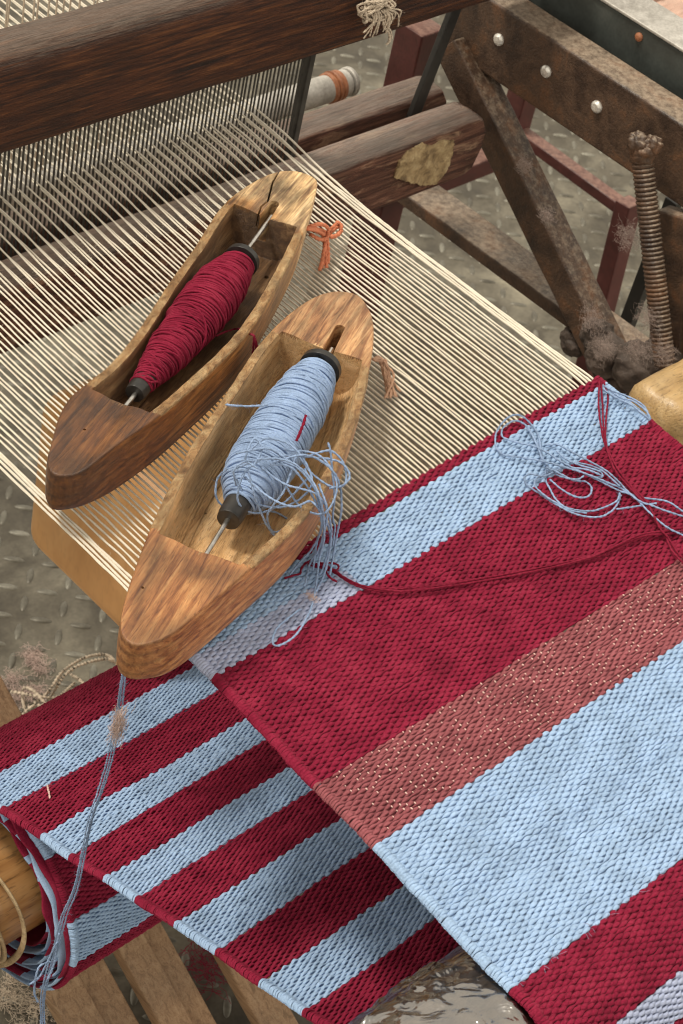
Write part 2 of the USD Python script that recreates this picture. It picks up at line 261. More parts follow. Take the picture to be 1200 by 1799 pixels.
M = dict(
    red=cotton('red_cotton', RED, .34), blue=cotton('blue_cotton', BLUE, .2), lav=cotton('lavender_cotton', LAV, .2), sal=cotton('salmon_cotton', SAL, .3),
    red_yarn=cotton('red_yarn_cotton', (0.20, 0.0078, 0.031), .35), blue_yarn=cotton('blue_yarn_cotton', (0.25, 0.345, 0.53), .34), warp=cotton('cream_cotton', (0.69, 0.635, 0.535), .12, blotch=25),
    fleck=cotton('pale_warp_cotton', (0.66, 0.46, 0.42), .1), orange=cotton('orange_wool', (0.70, 0.24, 0.13), .25), tan_yarn=cotton('tan_wool', (0.50, 0.31, 0.21), .3),
    knot=cotton('beige_cotton', (0.55, 0.46, 0.36), .3), lint=cotton('grey_lint', (0.34, 0.27, 0.24), .3), pinklint=cotton('pink_lint', (0.50, 0.38, 0.34), .2),
    beam=wood('dark_beam_wood', [(0.3, (0.008, 0.0025, 0.002)), (0.45, (0.036, 0.010, 0.0045)), (0.58, (0.095, 0.030, 0.010)), (0.75, (0.24, 0.095, 0.030))], (10, 200, 200), (0.45, 0.62), 1.0, .6, 11, spec=.3, dust=(0.30, 0.235, 0.19)),
    pole=wood('pale_pole_wood', [(0.25, (0.36, 0.22, 0.09)), (0.5, (0.50, 0.33, 0.15)), (0.8, (0.60, 0.44, 0.24))], (5, 40, 40), (0.2, 0.45), 0.5, .3, 30, coat=.2, pores=.8),
    sley=wood('worn_sley_wood', [(0.25, (0.035, 0.015, 0.011)), (0.45, (0.11, 0.042, 0.028)), (0.6, (0.25, 0.115, 0.075)), (0.8, (0.42, 0.27, 0.19))], (8, 170, 170), (0.4, 0.6), 1.0, .5, 22, spec=.35, wear=((0.44, 0.28, 0.18), 22, .55, .7), dust=(0.50, 0.435, 0.38)),
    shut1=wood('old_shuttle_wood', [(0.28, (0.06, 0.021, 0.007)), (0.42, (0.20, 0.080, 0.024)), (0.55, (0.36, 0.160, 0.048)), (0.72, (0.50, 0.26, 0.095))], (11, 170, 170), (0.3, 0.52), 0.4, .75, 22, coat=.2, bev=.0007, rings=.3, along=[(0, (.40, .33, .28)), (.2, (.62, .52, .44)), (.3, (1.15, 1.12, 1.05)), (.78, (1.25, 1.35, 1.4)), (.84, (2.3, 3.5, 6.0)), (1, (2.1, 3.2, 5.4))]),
    shut2=wood('new_shuttle_wood', [(0.28, (0.075, 0.026, 0.010)), (0.40, (0.26, 0.096, 0.032)), (0.54, (0.43, 0.195, 0.070)), (0.72, (0.58, 0.32, 0.135))], (11, 170, 170), (0.34, 0.54), 0.35, .55, 20, coat=.12, bev=.0007, rings=.3, along=[(0, (.82, .78, .74)), (.25, (.95, .95, .95)), (.75, (1.05, 1.2, 1.4)), (1, (1.15, 1.45, 2.0))]),
    rim=wood('chipped_rim_wood', [(0.25, (0.13, 0.055, 0.02)), (0.45, (0.38, 0.21, 0.085)), (0.7, (0.60, 0.42, 0.22))], (60, 130, 130), (0.45, 0.65), 1.0, .5, 60, bev=.0005),
    hollow2=wood('pale_hollow_wood', [(0.25, (0.30, 0.155, 0.060)), (0.45, (0.62, 0.38, 0.175)), (0.7, (0.78, 0.55, 0.31))], (14, 110, 110), (0.4, 0.6), 0.8, .5, 28),
    hollow1=wood('old_hollow_wood', [(0.25, (0.05, 0.022, 0.010)), (0.5, (0.19, 0.095, 0.038)), (0.75, (0.42, 0.26, 0.13))], (12, 110, 110), (0.3, 0.5), 0.9, .6, 25, coat=.2),
    log=wood('polished_log_wood', [(0.25, (0.22, 0.095, 0.030)), (0.5, (0.36, 0.18, 0.062)), (0.8, (0.50, 0.30, 0.13))], (4, 30, 30), (0.22, 0.42), 0.15, .3, 12, coat=.3),
    dark=wood('shade_board_wood', [(0.25, (0.025, 0.016, 0.008)), (0.5, (0.06, 0.042, 0.022)), (0.8, (0.11, 0.085, 0.05))], (6, 60, 60), (0.6, 0.8), 0.4, .4, 7),
    plank=wood('treadle_wood', [(0.25, (0.20, 0.115, 0.06)), (0.5, (0.40, 0.245, 0.135)), (0.8, (0.54, 0.37, 0.22))], (150, 7, 150), (0.5, 0.75), 0.4, .3, 14),
    tan=wood('tan_board_wood', [(0.25, (0.44, 0.22, 0.075)), (0.5, (0.54, 0.29, 0.11)), (0.8, (0.62, 0.37, 0.16))], (14, 14, 5), (0.35, 0.5), 0.08, .18, 8, pores=.15),
    deckw=wood('pink_deck_wood', [(0.25, (0.42, 0.25, 0.19)), (0.5, (0.55, 0.36, 0.28)), (0.8, (0.64, 0.46, 0.37))], (4, 40, 40), (0.5, 0.7), 0.3, .2, 10),
    bark=wood('strap_bark', [(0.25, (0.30, 0.20, 0.11)), (0.5, (0.48, 0.35, 0.20)), (0.8, (0.58, 0.46, 0.30))], (20, 20, 60), (0.5, 0.7), 0.4, .3, 30),
    brown_log=wood('log_under_film', [(0.25, (0.045, 0.030, 0.022)), (0.5, (0.12, 0.085, 0.062)), (0.8, (0.24, 0.19, 0.145))], (9, 26, 26), (0.3, 0.5), 0.5, .5, 30),
    rust=metal('rusty_steel', [(0.28, (0.014, 0.008, 0.006)), (0.42, (0.044, 0.024, 0.015)), (0.54, (0.080, 0.045, 0.027)), (0.64, (0.125, 0.058, 0.027)), (0.78, (0.19, 0.13, 0.09))], 34, (0.38, 0.68), 0.0, .8, dust=(0.46, 0.37, 0.28)),
    maroon=metal('maroon_paint', [(0.3, (0.032, 0.007, 0.006)), (0.55, (0.068, 0.015, 0.013)), (0.8, (0.12, 0.048, 0.036))], 26, (0.4, 0.6), 0.0, .2, dust=(0.34, 0.20, 0.155)),
    green=metal('dark_green_paint', [(0.3, (0.028, 0.032, 0.030)), (0.55, (0.055, 0.064, 0.060)), (0.8, (0.10, 0.105, 0.095))], 18, (0.3, 0.5), 0.0, .1),
    black=metal('black_steel', [(0.3, (0.006, 0.006, 0.006)), (0.7, (0.022, 0.02, 0.018))], 60, (0.35, 0.55), 0.0, .1),
    wire=metal('reed_steel', [(0.3, (0.018, 0.017, 0.015)), (0.7, (0.045, 0.042, 0.036))], 80, (0.4, 0.6), 0.1, .1),
    steel=metal('spindle_steel', [(0.3, (0.45, 0.43, 0.40)), (0.7, (0.75, 0.73, 0.70))], 90, (0.18, 0.34), 1.0, .0),
    pipe=metal('galvanised_pipe', [(0.3, (0.34, 0.32, 0.29)), (0.7, (0.62, 0.60, 0.56))], 50, (0.45, 0.65), 0.4, .2),
    bolt=metal('bolt_steel', [(0.3, (0.60, 0.56, 0.50)), (0.7, (0.88, 0.86, 0.82))], 200, (0.25, 0.45), 0.6, .2),
    plastic=metal('black_plastic', [(0.3, (0.010, 0.010, 0.010)), (0.7, (0.03, 0.027, 0.025))], 120, (0.28, 0.45), 0.0, .1),
    copper=metal('copper_tape', [(0.3, (0.24, 0.085, 0.04)), (0.7, (0.42, 0.18, 0.09))], 120, (0.35, 0.5), 0.0, .4),
    label=metal('torn_paper', [(0.32, (0.13, 0.085, 0.045)), (0.47, (0.32, 0.225, 0.115)), (0.6, (0.44, 0.33, 0.18)), (0.75, (0.56, 0.46, 0.30))], 90, (0.5, 0.7), 0.0, .4),
    grease=metal('greasy_lint', [(0.3, (0.030, 0.022, 0.018)), (0.55, (0.085, 0.062, 0.050)), (0.8, (0.20, 0.16, 0.14))], 45, (0.6, 0.9), 0.0, .8),
    lug=metal('worn_lug_steel', [(0.28, (0.05, 0.043, 0.032)), (0.45, (0.11, 0.10, 0.078)), (0.6, (0.20, 0.19, 0.155)), (0.75, (0.34, 0.32, 0.27))], 14, (0.32, 0.52), 0.3, .2, fine=260),
    floor=metal('tread_plate', [(0.3, (0.024, 0.019, 0.012)), (0.45, (0.075, 0.064, 0.045)), (0.57, (0.14, 0.125, 0.094)), (0.72, (0.26, 0.235, 0.175))], 9, (0.46, 0.70), 0.1, .3, fine=220),
    ground=metal('ground_earth', [(0.3, (0.22, 0.2, 0.16)), (0.7, (0.34, 0.31, 0.26))], 2, (0.8, 0.95), 0.0, .2))
look('clear_film', {'fr': ('fresnel', {'IOR': 1.5}), 'mr': ('map_range', {'from_min': 0.0, 'from_max': 1.0, 'to_min': 0.20, 'to_max': 1.0}), 'tc': ('texture_coordinate', {}),
     'n': ('noise_texture', {'scale': 42.0, 'detail': 2.0, 'distortion': 1.8}), 'bp': ('bump', {'strength': 0.5, 'distance': 0.006}),
     't': ('transparent_bsdf', {'color': (0.93, 0.92, 0.88)}), 'g': ('glossy_bsdf', {'color': (1, 1, 1), 'roughness': 0.16}), 'm': ('mix_closure', {})},
     [('tc.object', 'n.vector'), ('n.fac', 'bp.height'), ('bp.normal', 'g.normal'), ('fr.fac', 'mr.value'), ('mr.result', 'm.fac'), ('t.BSDF', 'm.closure1'), ('g.BSDF', 'm.closure2')], surface='m.closure')
M['film'] = UsdShade.Material.Get(stage, '/World/Looks/clear_film')

# ------------------------------------------------------------------ the setting: ground, tread plate floor, plank deck
g = 30.0
single('ground', (np.array([[-g, -g, -.02], [g, -g, -.02], [g, g, -.02], [-g, g, -.02]]), np.array([[0, 1, 2], [0, 2, 3]])), M['ground'], kind='structure', smooth=False)
fl = UsdGeom.Xform.Define(stage, numbered('/World/floor')); keys(fl.GetPrim(), kind='structure'); fl = T(fl.GetPrim(), (0, 0, 0))
part('plate', (np.array([[-1.5, -1.2, 0], [3.2, -1.2, 0], [3.2, 3.2, 0], [-1.5, 3.2, 0]], float), np.array([[0, 1, 2], [0, 2, 3]])), M['floor'], fl, smooth=False)
def lugs():
    P = .030; I, J = np.meshgrid(np.arange(-8, 84), np.arange(-14, 80)); I, J = I.ravel(), J.ravel()
    th = np.where((I + J) % 2 == 0, -math.pi / 4, math.pi / 4); c, s = np.cos(th), np.sin(th)
    an = np.arange(10) * 2 * np.pi / 10; L, W, H = .0125, .0042, .0018
    prof = [(1.0, -.0002), (.86, .55 * H), (.55, .95 * H)]
    v = [np.stack([L * k * np.cos(an) * np.ones_like(an), W * k * np.sin(an), np.full(10, z)], 1) for k, z in prof] + [np.array([[0, 0, H]])]
    v = np.vstack(v); f = []
    for r in range(2):
        for k in range(10):
            a, b = r * 10 + k, r * 10 + (k + 1) % 10; f += [(a, b, b + 10), (a, b + 10, a + 10)]
    f += [(20 + k, 20 + (k + 1) % 10, 30) for k in range(10)]; f = np.array(f)
    X = v[None, :, 0] * c[:, None] - v[None, :, 1] * s[:, None] + (I * P)[:, None]; Y = v[None, :, 0] * s[:, None] + v[None, :, 1] * c[:, None] + (J * P)[:, None]
    Z = np.broadcast_to(v[None, :, 2], X.shape)
    V = np.stack([X, Y, Z], -1).reshape(-1, 3); F = (f[None] + (np.arange(len(I)) * len(v))[:, None, None]).reshape(-1, 3)
    return V, F
part('tread_lugs', lugs(), M['lug'], fl, smooth=True, kind='stuff')
dk = thing('plank_deck', 'pinkish wooden plank deck beyond the dark green beam', 'deck', (2.0, 1.0, 0))
for k in range(12):
    y0 = .55 + k * .085
    part('plank', box((1.86 + .01 * (k % 2), y0, .004), (3.1, y0 + .078, .035 + .002 * (k % 3))), M['deckw'], dk)

# ------------------------------------------------------------------ the loom's steel frame
fr = thing('loom_frame', 'rusty steel side frame of the loom with bolts and a diagonal brace', 'loom frame', (.72, .3, 0))
part('top_rail', bar((.7275, .475, .697), (.7275, -.45, .697), .035, .068, .003, seg=20, amp=.0004), M['rust'], fr)
for px, py in ((875, 70), (958, 126), (1047, 188)):
    c = atp(px, py, (1, 0, 0), .7085); b = part('bolt', lathe(c + [.003, 0, 0], (-1, 0, 0), [(0, .0058), (.003, .0056), (.005, .0035), (.0053, 0.0001)], 14), M['bolt'], fr)
part('diagonal_brace', bar((.712, .462, .672), (.712, .088, .402), .030, .030, .002, up=(0, -.6, .8), seg=30, amp=.0008, freq=90, seed=4), M['rust'], fr)
part('rear_leg', bar((.725, .515, .66), (.725, .515, 0), .034, .034, .002), M['maroon'], fr)
part('lower_rail', bar((.732, .50, .492), (.732, -.3, .492), .044, .014, .002, seg=10, amp=.0004), M['rust'], fr)
part('front_leg', bar((.735, .125, .66), (.735, .125, 0), .034, .045, .002, seg=12, amp=.0006, freq=70), M['rust'], fr)
sp = thing('tension_spring', 'thick rusty coil spring hanging from the steel rail, caked with rust at its top', 'spring', atp(1125, 250, (1, 0, 0), .675))
a, b = atp(1128, 275, (1, 0, 0), .680), atp(1168, 640, (1, 0, 0), .665)
tt = np.linspace(0, 1, 46 * 12); ax = b - a; u = np.cross(ax, [1, 0, 0]); u /= np.linalg.norm(u); w = np.array([1.0, 0, 0])
part('coil', tube(a + tt[:, None] * ax + .0078 * (np.cos(2 * np.pi * 46 * tt)[:, None] * u + np.sin(2 * np.pi * 46 * tt)[:, None] * w), .0019, 6), M['rust'], sp)
part('spring_core', cyl(a, b, .0070, 14), M['rust'], sp)
h = atp(1122, 250, (1, 0, 0), .688)
for (dx, dy_, dz_, r_, k_) in ((0, 0, .004, .011, 1), (-.003, .006, .010, .009, 2), (.004, -.004, .012, .008, 3), (.010, .002, .006, .008, 4)):
    m = trimesh.creation.icosphere(3, 1.0); v = np.array(m.vertices); v = v * (r_ * (.7 + .7 * fbm(v * 2.4 + k_ * 9, 4, k_)))[:, None]
    part('corroded_nut', (v + a + np.array([dx, dy_, dz_]), m.faces), M['rust'], sp, smooth=50)
pf = thing('far_frame', 'maroon painted steel stand standing behind the rusty loom frame', 'stand', (1.0, .5, 0))
part('leg', bar((1.0, .575, .74), (1.0, .575, .425), .026, .026, .002), M['maroon'], pf)
part('leg', bar((1.0, .405, .44), (1.0, .370, 0), .024, .020, .002), M['maroon'], pf)
part('rail', bar((1.0, .62, .434), (1.0, .40, .428), .018, .013, .002), M['maroon'], pf)
part('cross_rail', bar((.80, .575, .40), (1.0, .575, .40), .022, .022, .002), M['maroon'], pf)
gb = thing('green_beam', 'dark green steel channel with a pale top behind the bolted rail', 'steel beam', (.78, .3, .72))
part('channel', bar((.7795, .9, .7385), (.7795, -.5, .7385), .037, .040, .002), M['green'], gb)
part('top_flange', bar((.781, .9, .7605), (.781, -.5, .7605), .044, .003, .001), M['pipe'], gb)
c = atp(1122, 65, (1, 0, 0), .760)
part('bolt', lathe(c + [.002, 0, 0], (-1, 0, 0), [(0, .004), (.0025, .004), (.004, .002), (.0042, .0001)], 10), M['copper'], gb)
bl = thing('black_leg', 'thin black steel leg showing behind the rusty spring', 'leg', (.85, .2, 0))
part('upright', bar(atp(1185, 350, (1, 0, 0), .86), atp(1090, 600, (1, 0, 0), .86), .014, .012, .001, up=(1, 0, 0)), M['black'], bl)
rp = thing('rusty_post', 'broad rusty steel post at the right edge below the bolted rail', 'post', (.70, .1, 0))
part('post', bar(atp(1192, 372, (1, 0, 0), .712), atp(1172, 720, (1, 0, 0), .712), .034, .02, .002, up=(1, 0, 0), seg=16, amp=.0008, freq=80), M['rust'], rp)
rc_ = thing('rusty_bracket', 'greasy rusty bracket where the diagonal brace meets the post, caked with lint', 'bracket', (.69, .16, .4))
for (px, py, x, r, s) in ((1065, 625, .69, .026, 1), (1120, 650, .685, .030, 2), (1050, 590, .695, .020, 3), (1160, 640, .69, .026, 4), (1090, 690, .70, .030, 5), (1010, 600, .71, .018, 6)):
    c = atp(px, py, (1, 0, 0), x); m = trimesh.creation.icosphere(4, 1.0); v = np.array(m.vertices); v = v * (r * .78 * (.75 + .6 * fbm(v * 2.2 + s * 9, 4, s)))[:, None] * np.array([.8, 1, 1])
    part('clod', (v + c, m.faces), M['grease'], rc_, smooth=True)
for k, (px, py, x) in enumerate(((1105, 415, .672), (1140, 560, .66), (1120, 610, .655), (1165, 620, .65), (1040, 560, .68), (960, 380, .685), (920, 290, .685), (1060, 610, .66))):
    single('lint_tuft', puff(atp(px, py, (1, 0, 0), x), .012 if k not in (5, 6) else .007, 90, .00022, 50 + k, (.5, 1, 1)), M['lint'],
           ['pale lint tuft beside the middle of the rusty spring', 'lint clinging to the lower rusty spring', 'lint tuft left of the spring foot', 'lint tuft right of the spring foot', 'lint on the foot of the diagonal brace', 'small lint fluff midway down the diagonal brace', 'small lint fluff on the upper diagonal brace', 'lint tuft on the greasy bracket above the cloth corner'][k], 'lint', smooth=False)
pl = thing('wooden_pole', 'tan wooden pole end at the right edge beside the cloth corner', 'pole', atp(1170, 720, (0, 1, 0), .03))
c0, c1 = atp(1141, 735, (0, 1, 0), .028), None
c0 = np.array([c0[0] + .040, .050, c0[2] - .042])
part('pole', bar(c0, c0 + [.4, 0, 0],   .056, .056, .015, seg=40, amp=.0022, freq=70, d=.004), M['pole'], pl)
# ------------------------------------------------------------------ beater: top beam, reed, two sley boards, sword
bt = thing('beater', 'dark wooden beater with a long rounded hand beam above two worn boards', 'beater', (.3, .41, .6))
def worn_beam(x0, x1, yc, zc, w, h, r, amp, seed, end=.0, nx=130):
    pr = densify(rrect(w, h, r, 6), .004); xs = np.linspace(x0, x1, nx); sc = np.ones(nx)
    if end:
        k = xs > x1 - end; q = (xs[k] - (x1 - end)) / end; sc[k] = .35 + .65 * np.sqrt(np.maximum(1 - q ** 2.2, 0))
    R = np.stack([np.broadcast_to(xs[:, None], (nx, len(pr))), yc + pr[None, :, 0] * (1 + 0 * sc[:, None]), zc + h * .12 * (1 - sc[:, None]) + pr[None, :, 1] * sc[:, None]], -1)
    cen = np.stack([xs, np.full(nx, yc), np.full(nx, zc)], 1)[:, None]; d = R - cen; d /= np.linalg.norm(d, axis=-1, keepdims=True)
    A = (fbm(R * np.array([9, 60, 60]), 4, seed) - .5) * 2 * amp + (fbm(R * np.array([40, 300, 300]), 3, seed + 5) - .5) * .7 * amp
    return loft(R + d * A[..., None])
part('hand_beam', worn_beam(-.25, .95, .411, .801, .046, .082, .017, .0012, 3), M['beam'], bt)
part('front_board', worn_beam(-.12, .668, .390, .629, .036, .060, .005, .0014, 11, .014), M['sley'], bt)
part('rear_board', worn_beam(-.12, .684, .452, .622, .034, .052, .006, .0016, 15, .012), M['sley'], bt)
part('sword', bar((.6604, .424, .79), (.6185, .424, .60), .006, .013, .0012, up=(1, 0, 0)), M['black'], bt)
def lab():
    px = np.array([(692, 312), (700, 285), (716, 264), (742, 252), (760, 256), (775, 247), (797, 246), (795, 268), (786, 300), (766, 322), (744, 326), (712, 318)], float)
    p = np.array([atp(x, y, (0, 1, 0), .3708) for x, y in px]); c = p.mean(0); q = p.copy(); q[:, 1] = .3716
    p = densify(p, .0015); p = p + (np.stack([noise(p * 700, 3), 0 * p[:, 0] + .5, noise(p * 700, 4)], 1) - .5) * .0032; q = p.copy(); q[:, 1] = .3716; n = len(p); v = np.vstack([p, c, q]); f = [(k, (k + 1) % n, n) for k in range(n)] + [(k, n + 1 + k, n + 1 + (k + 1) % n) for k in range(n)] + [(k, n + 1 + (k + 1) % n, (k + 1) % n) for k in range(n)]
    m = trimesh.Trimesh(v, np.array(f), process=False).subdivide().subdivide(); v = np.array(m.vertices); v[:, 1] -= .006 * np.maximum(fbm(v * 90, 3, 5) - .35, 0) * (v[:, 1] < .3712)
    return v, m.faces
part('torn_label', lab(), M['label'], bt)
rd = thing('reed', 'dark steel reed of close wires hanging under the beater beam', 'reed', (.2, .412, .62))
RY = .412
for k in range(118):
    x = -.034 + k * .0042
    part('reed_wire', bar((x + rng.normal() * .00025, RY, .615), (x + rng.normal() * .00025, RY, .775), .0007, .0018, .00015, up=(1, 0, 0)), M['wire'], rd)
part('end_bar', bar((.4625, RY, .615), (.4655, RY, .775), .008, .006, .001, up=(1, 0, 0)), M['wire'], rd)
def knot():
    g = np.random.default_rng(61); c = atp(655, 14, (0, 1, 0), .378); out = []
    for k in range(9):        # wound turns
        a = np.linspace(0, 6.0, 9) + g.uniform(0, 6); q = c + np.stack([.0125 * np.cos(a) * g.uniform(.7, 1.25) + g.normal() * .003, -.003 + .005 * np.sin(2 * a + k) + 0 * a, .0075 * np.sin(a) * g.uniform(.6, 1.3) + g.normal() * .002], 1); out.append(yarn(q, .0012, seed=k))
    for k in range(15):       # frayed ends
        x = g.normal() * .009; r0 = c + [x * .6, -.006, 0]; l = g.uniform(.010, .022); out.append(yarn([r0, r0 + [x * .5, -.003, -l * .3], r0 + [x * .8 + g.normal() * .003, -.001, -l]], g.uniform(.0007, .0011), seed=20 + k))
    e = [atp(x, y, (0, 1, 0), .385) for x, y in ((672, 30), (674, 45), (683, 58), (684, 70), (679, 79))]; out += [yarn(e, .0014, seed=50), yarn([p + [.002, 0, .001] for p in e], .0011, seed=51)]
    return join(out)
single('cotton_knot', knot(), M['knot'], 'frayed beige cotton knot hanging on the dark beater beam', 'knot', smooth=True)
hs = thing('heddle_shaft', 'galvanised heddle rod with copper tape and thin string heddles behind the reed', 'heddle shaft', (.3, .55, .6))
part('lower_rod', cyl((-.1, .55, .592), (.676, .55, .592), .0132, 24, .002), M['pipe'], hs)
part('rod_cap', cyl((.677, .55, .592), (.682, .55, .592), .0142, 24, .001), M['pipe'], hs)
for k in range(3): part('tape_wrap', lathe((.650 + .0055 * k, .55, .592), (1, 0, 0), [(0, .0133), (.0008, .0146 + .001 * (k % 2)), (.0045, .0146), (.0052, .0133)]), M['copper'], hs)
part('upper_rod', cyl((-.1, .55, .96), (.66, .55, .96), .0155, 20, .002), M['pipe'], hs)
for k in range(54):
    x = -.01 + k * .0084
    part('heddle', tube(np.array([[x, .55, .60], [x + rng.normal() * .002, .55 + rng.normal() * .004, .712], [x, .55, .95]]), .0008, 5), M['knot'], hs)

# ------------------------------------------------------------------ warp
WP, WX0, NW = .0042, .0010, 100
def fell_skew(x): return np.interp(x, [0, .15, .3, .42], [-.006, 0, .008, .010])
WF = []
wp = thing('warp', 'cream cotton warp threads stretched from the reed to the cloth edge', 'warp threads', (.21, .2, .70))
for i in range(NW):
    x = WX0 + i * WP; g0 = rng.normal(0, .00034); pair = .00015 * (1 if i % 2 == 0 else -1)
    edge = 0.0
    if i < 4: edge = (1.2 - i) * .0016 + .001
    if i > NW - 5: edge = -(i - (NW - 1) + 1.5) * .0018
    zr = .7135 if i % 2 else .7075
    y0 = .0335 + fell_skew(x)
    ys = np.array([y0 - .0035, y0 + .002, .065, .12, .19, .26, .33, RY, .55, .8, 1.15]); tq = np.clip((ys - y0) / (RY - y0), 0, 1)
    zs = np.array([.6985, .6998, .7000, .7000, .7001, .7004, .703 + (zr - .7085) * .4, zr, zr - .004 if i % 2 else zr + .008, .718, .72])
    xr = x + (rng.normal(0, .0004)) * 1.0
    xs = x + (edge + g0 + pair) * np.array([.1, .25, .8, 1, 1, 1, .8, .3, 0, 0, 0]) * 1.0 + (xr - x) * tq
    c = np.stack([xs, ys, zs], 1); cc = curve(c, .005)
    cc[:, 0] += (noise(cc * 70, i) - .5) * .0009
    q = cc[cc[:, 1] < .42]; WF.append(hairs(q, .0008, 70, 700 + i, .0006, .0022))
    part('warp_thread', tube(cc, (.00072 if 3 < i < NW - 4 else .00092) * (1 + .5 * (noise(cc * 420, 300 + i) - .5)), 6), M['warp'], wp, smooth=True)

part('warp_fuzz', join(WF), M['warp'], wp, smooth=False, kind='stuff')
# ------------------------------------------------------------------ woven cloth: every weft pick is a yarn that rides over and under the warp
BC, BR = np.array([-.268, .622]), .0572          # breast beam
RO, RR = np.array([.173, .280]), .0975           # cloth roll
def path():
    p = [(.0335, .700), (-.02, .6972), (-.06, .6943), (-.115, .6912), (-.16, .6892), (-.21, .6838)]
    a0, a1 = math.radians(80), math.radians(293)
    n1 = np.array([math.cos(math.radians(90 - 22.9)), math.sin(math.radians(90 - 22.9))])
    p += [tuple(BC + (BR + .0022) * np.array([math.cos(a), math.sin(a)])) for a in np.linspace(math.radians(88), math.radians(250), 30)]
    t0 = math.radians(67.1)
    p += [tuple(RO + RR * np.array([math.cos(a), math.sin(a)]) * (1 - .022 * (t0 - a) / 6.28)) for a in np.linspace(t0, t0 - math.radians(330), 70)]
    return np.array(p)
PATH = path(); PS = np.concatenate([[0], np.cumsum(np.linalg.norm(np.diff(PATH, axis=0), axis=1))])
from scipy.interpolate import PchipInterpolator
fy, fz = PchipInterpolator(PS, PATH[:, 0]), PchipInterpolator(PS, PATH[:, 1])
dy, dz = fy.derivative(), fz.derivative()
iB0, iR0 = 6, 36
sTop, sRoll = PS[iB0], PS[iR0]
def s_upper(y): return float(np.interp(-y, -PATH[:iB0, 0], PS[:iB0])) if y > PATH[iB0 - 1, 0] else float(PS[np.argmin(np.abs(PATH[:22, 0] - y) + 10 * (PATH[:22, 1] < .622))])
def s_lower(y):                                   # on the straight run back to the roll
    a, b = PATH[iR0 - 1], PATH[iR0]; return PS[iR0 - 1] + (y - a[0]) / (b[0] - a[0]) * (PS[iR0] - PS[iR0 - 1])
ROW = .0019
ENDS = np.cumsum(rng.normal(0, .00012, 4000)); ENDS -= np.convolve(ENDS, np.ones(60) / 60, 'same')
def weave(s0, s1, x0=0.0, x1=.4205, sub=4, width=1.2, high=.82, amp=.76, seed=0, skew=True, sign=1.0, selv=(True, True), shift=0.0):
    g = np.random.default_rng(seed + 100); J = max(1, int(round((s1 - s0) / ROW))); sj = s0 + (np.arange(J) + .5) * (s1 - s0) / J
    nx = int(round((x1 - x0) / WP * sub)) + 1; x = np.linspace(x0, x1, nx); jj = np.round(sj / ROW).astype(int)
    wi = (x - WX0) / WP
    ph = np.pi * (wi[None] + jj[:, None]); crest = np.cos(ph)
    kn_ = np.arange(-1, NW + 2); jit = lambda sc: np.stack([np.interp(wi, kn_, r) for r in g.normal(0, sc, (J, len(kn_)))])
    zz = (amp * np.cos(ph) * (1 + jit(.26) + .22 * (noise(np.stack([np.broadcast_to(wi * .31, (J, nx)), np.broadcast_to(jj[:, None] * .17, (J, nx)), np.full((J, nx), 1.0)], -1), 8) - .5)) + jit(.17)) * 1e-3
    so = sj[:, None] + (jit(.22) + g.normal(0, .10, (J, 1)) + .55 * (noise(np.stack([np.broadcast_to(x * 22, (J, nx)), np.broadcast_to(sj[:, None] * 120, (J, nx)), np.full((J, nx), seed * 1.7)], -1), 5) - .5) * 2) * 1e-3
    if skew:
        wgt = np.clip(1 - (sj / .14), 0, 1)[:, None]; so = so - fell_skew(x)[None] * wgt
    X = np.broadcast_to(x, (J, nx)).copy()
    X0 = X; e = .0058; edge_flat = np.ones(nx)
    for left in (True, False):
        if not selv[0 if left else 1]: continue
        q = (x - 0.0) if left else (.4205 - x); m = q < e
        rib = np.sqrt(np.maximum(1 - ((q[m] - e / 2) / (e / 2)) ** 2, 0)); zz[:, m] = (.5 + 1.75 * rib - 1.2 * (q[m] < e / 2) * (1 - rib)) * 1e-3 + jit(.12)[:, m] * 1e-3
        X[:, m] += (jit(.10)[:, m]) * 1e-3
        X += (ENDS[jj % 4000][:, None] * np.clip(1 - q / .05, 0, 1)[None])
    X = X + shift
    so_c = np.clip(so, 0, PS[-1] - 1e-4)
    ext = so - so_c
    Y, Z = fy(so_c), fz(so_c); ty, tz = dy(so_c), dz(so_c); n = np.hypot(ty, tz); ty, tz = ty / n, tz / n
    Y = Y + ext * ty; Z = Z + ext * tz
    ny, nz = sign * -tz * -1, sign * ty * -1     # outward normal
    low = fbm(np.stack([np.broadcast_to(x * 9, (J, nx)), np.broadcast_to(sj[:, None] * 14, (J, nx)), np.full((J, nx), 3.3)], -1), 2, 12) - .5
    calm = np.clip((sj - .02) / .05, 0, 1) * (np.clip((PS[iR0] - .02 - sj) / .08, 0, 1) if sj[0] > sTop + .2 else np.clip((sTop - .005 - sj) / .06, 0, 1)); sway = low * calm[:, None] * (.010 if sj[0] > sTop + .2 else .0028) * sign; zz = zz + sway
    W = width * (1.04 + .20 * crest + jit(.13) + g.normal(0, .07, (J, 1))) * 1e-3; H = high * (1 + .12 * crest + jit(.08)) * 1e-3
    sec = [(-1.0, -.15), (-.62, .72), (0, 1.0), (.62, .72), (1.0, -.15), (0, -.8)]
    R = np.stack([np.stack([X, Y + a * W * ty + (zz + b * H) * ny, Z + a * W * tz + (zz + b * H) * nz], -1) for a, b in sec], 2)   # J, nx, 6, 3
    N = 6; base = (np.arange(J) * nx * N)[:, None, None] + (np.arange(nx - 1) * N)[None, :, None]; k = np.arange(N)[None, None]
    a = base + k; b = base + (k + 1) % N
    F = np.stack([a, a + N, b + N, b], -1).reshape(-1, 4)
    # the packed yarn underneath
    G = np.stack([X, Y + (sway - .0007) * ny, Z + (sway - .0007) * nz], -1)[:, ::sub]; nb = G.shape[1]
    i, j = np.meshgrid(np.arange(J - 1), np.arange(nb - 1), indexing='ij'); a = i * nb + j + R.shape[0] * nx * N
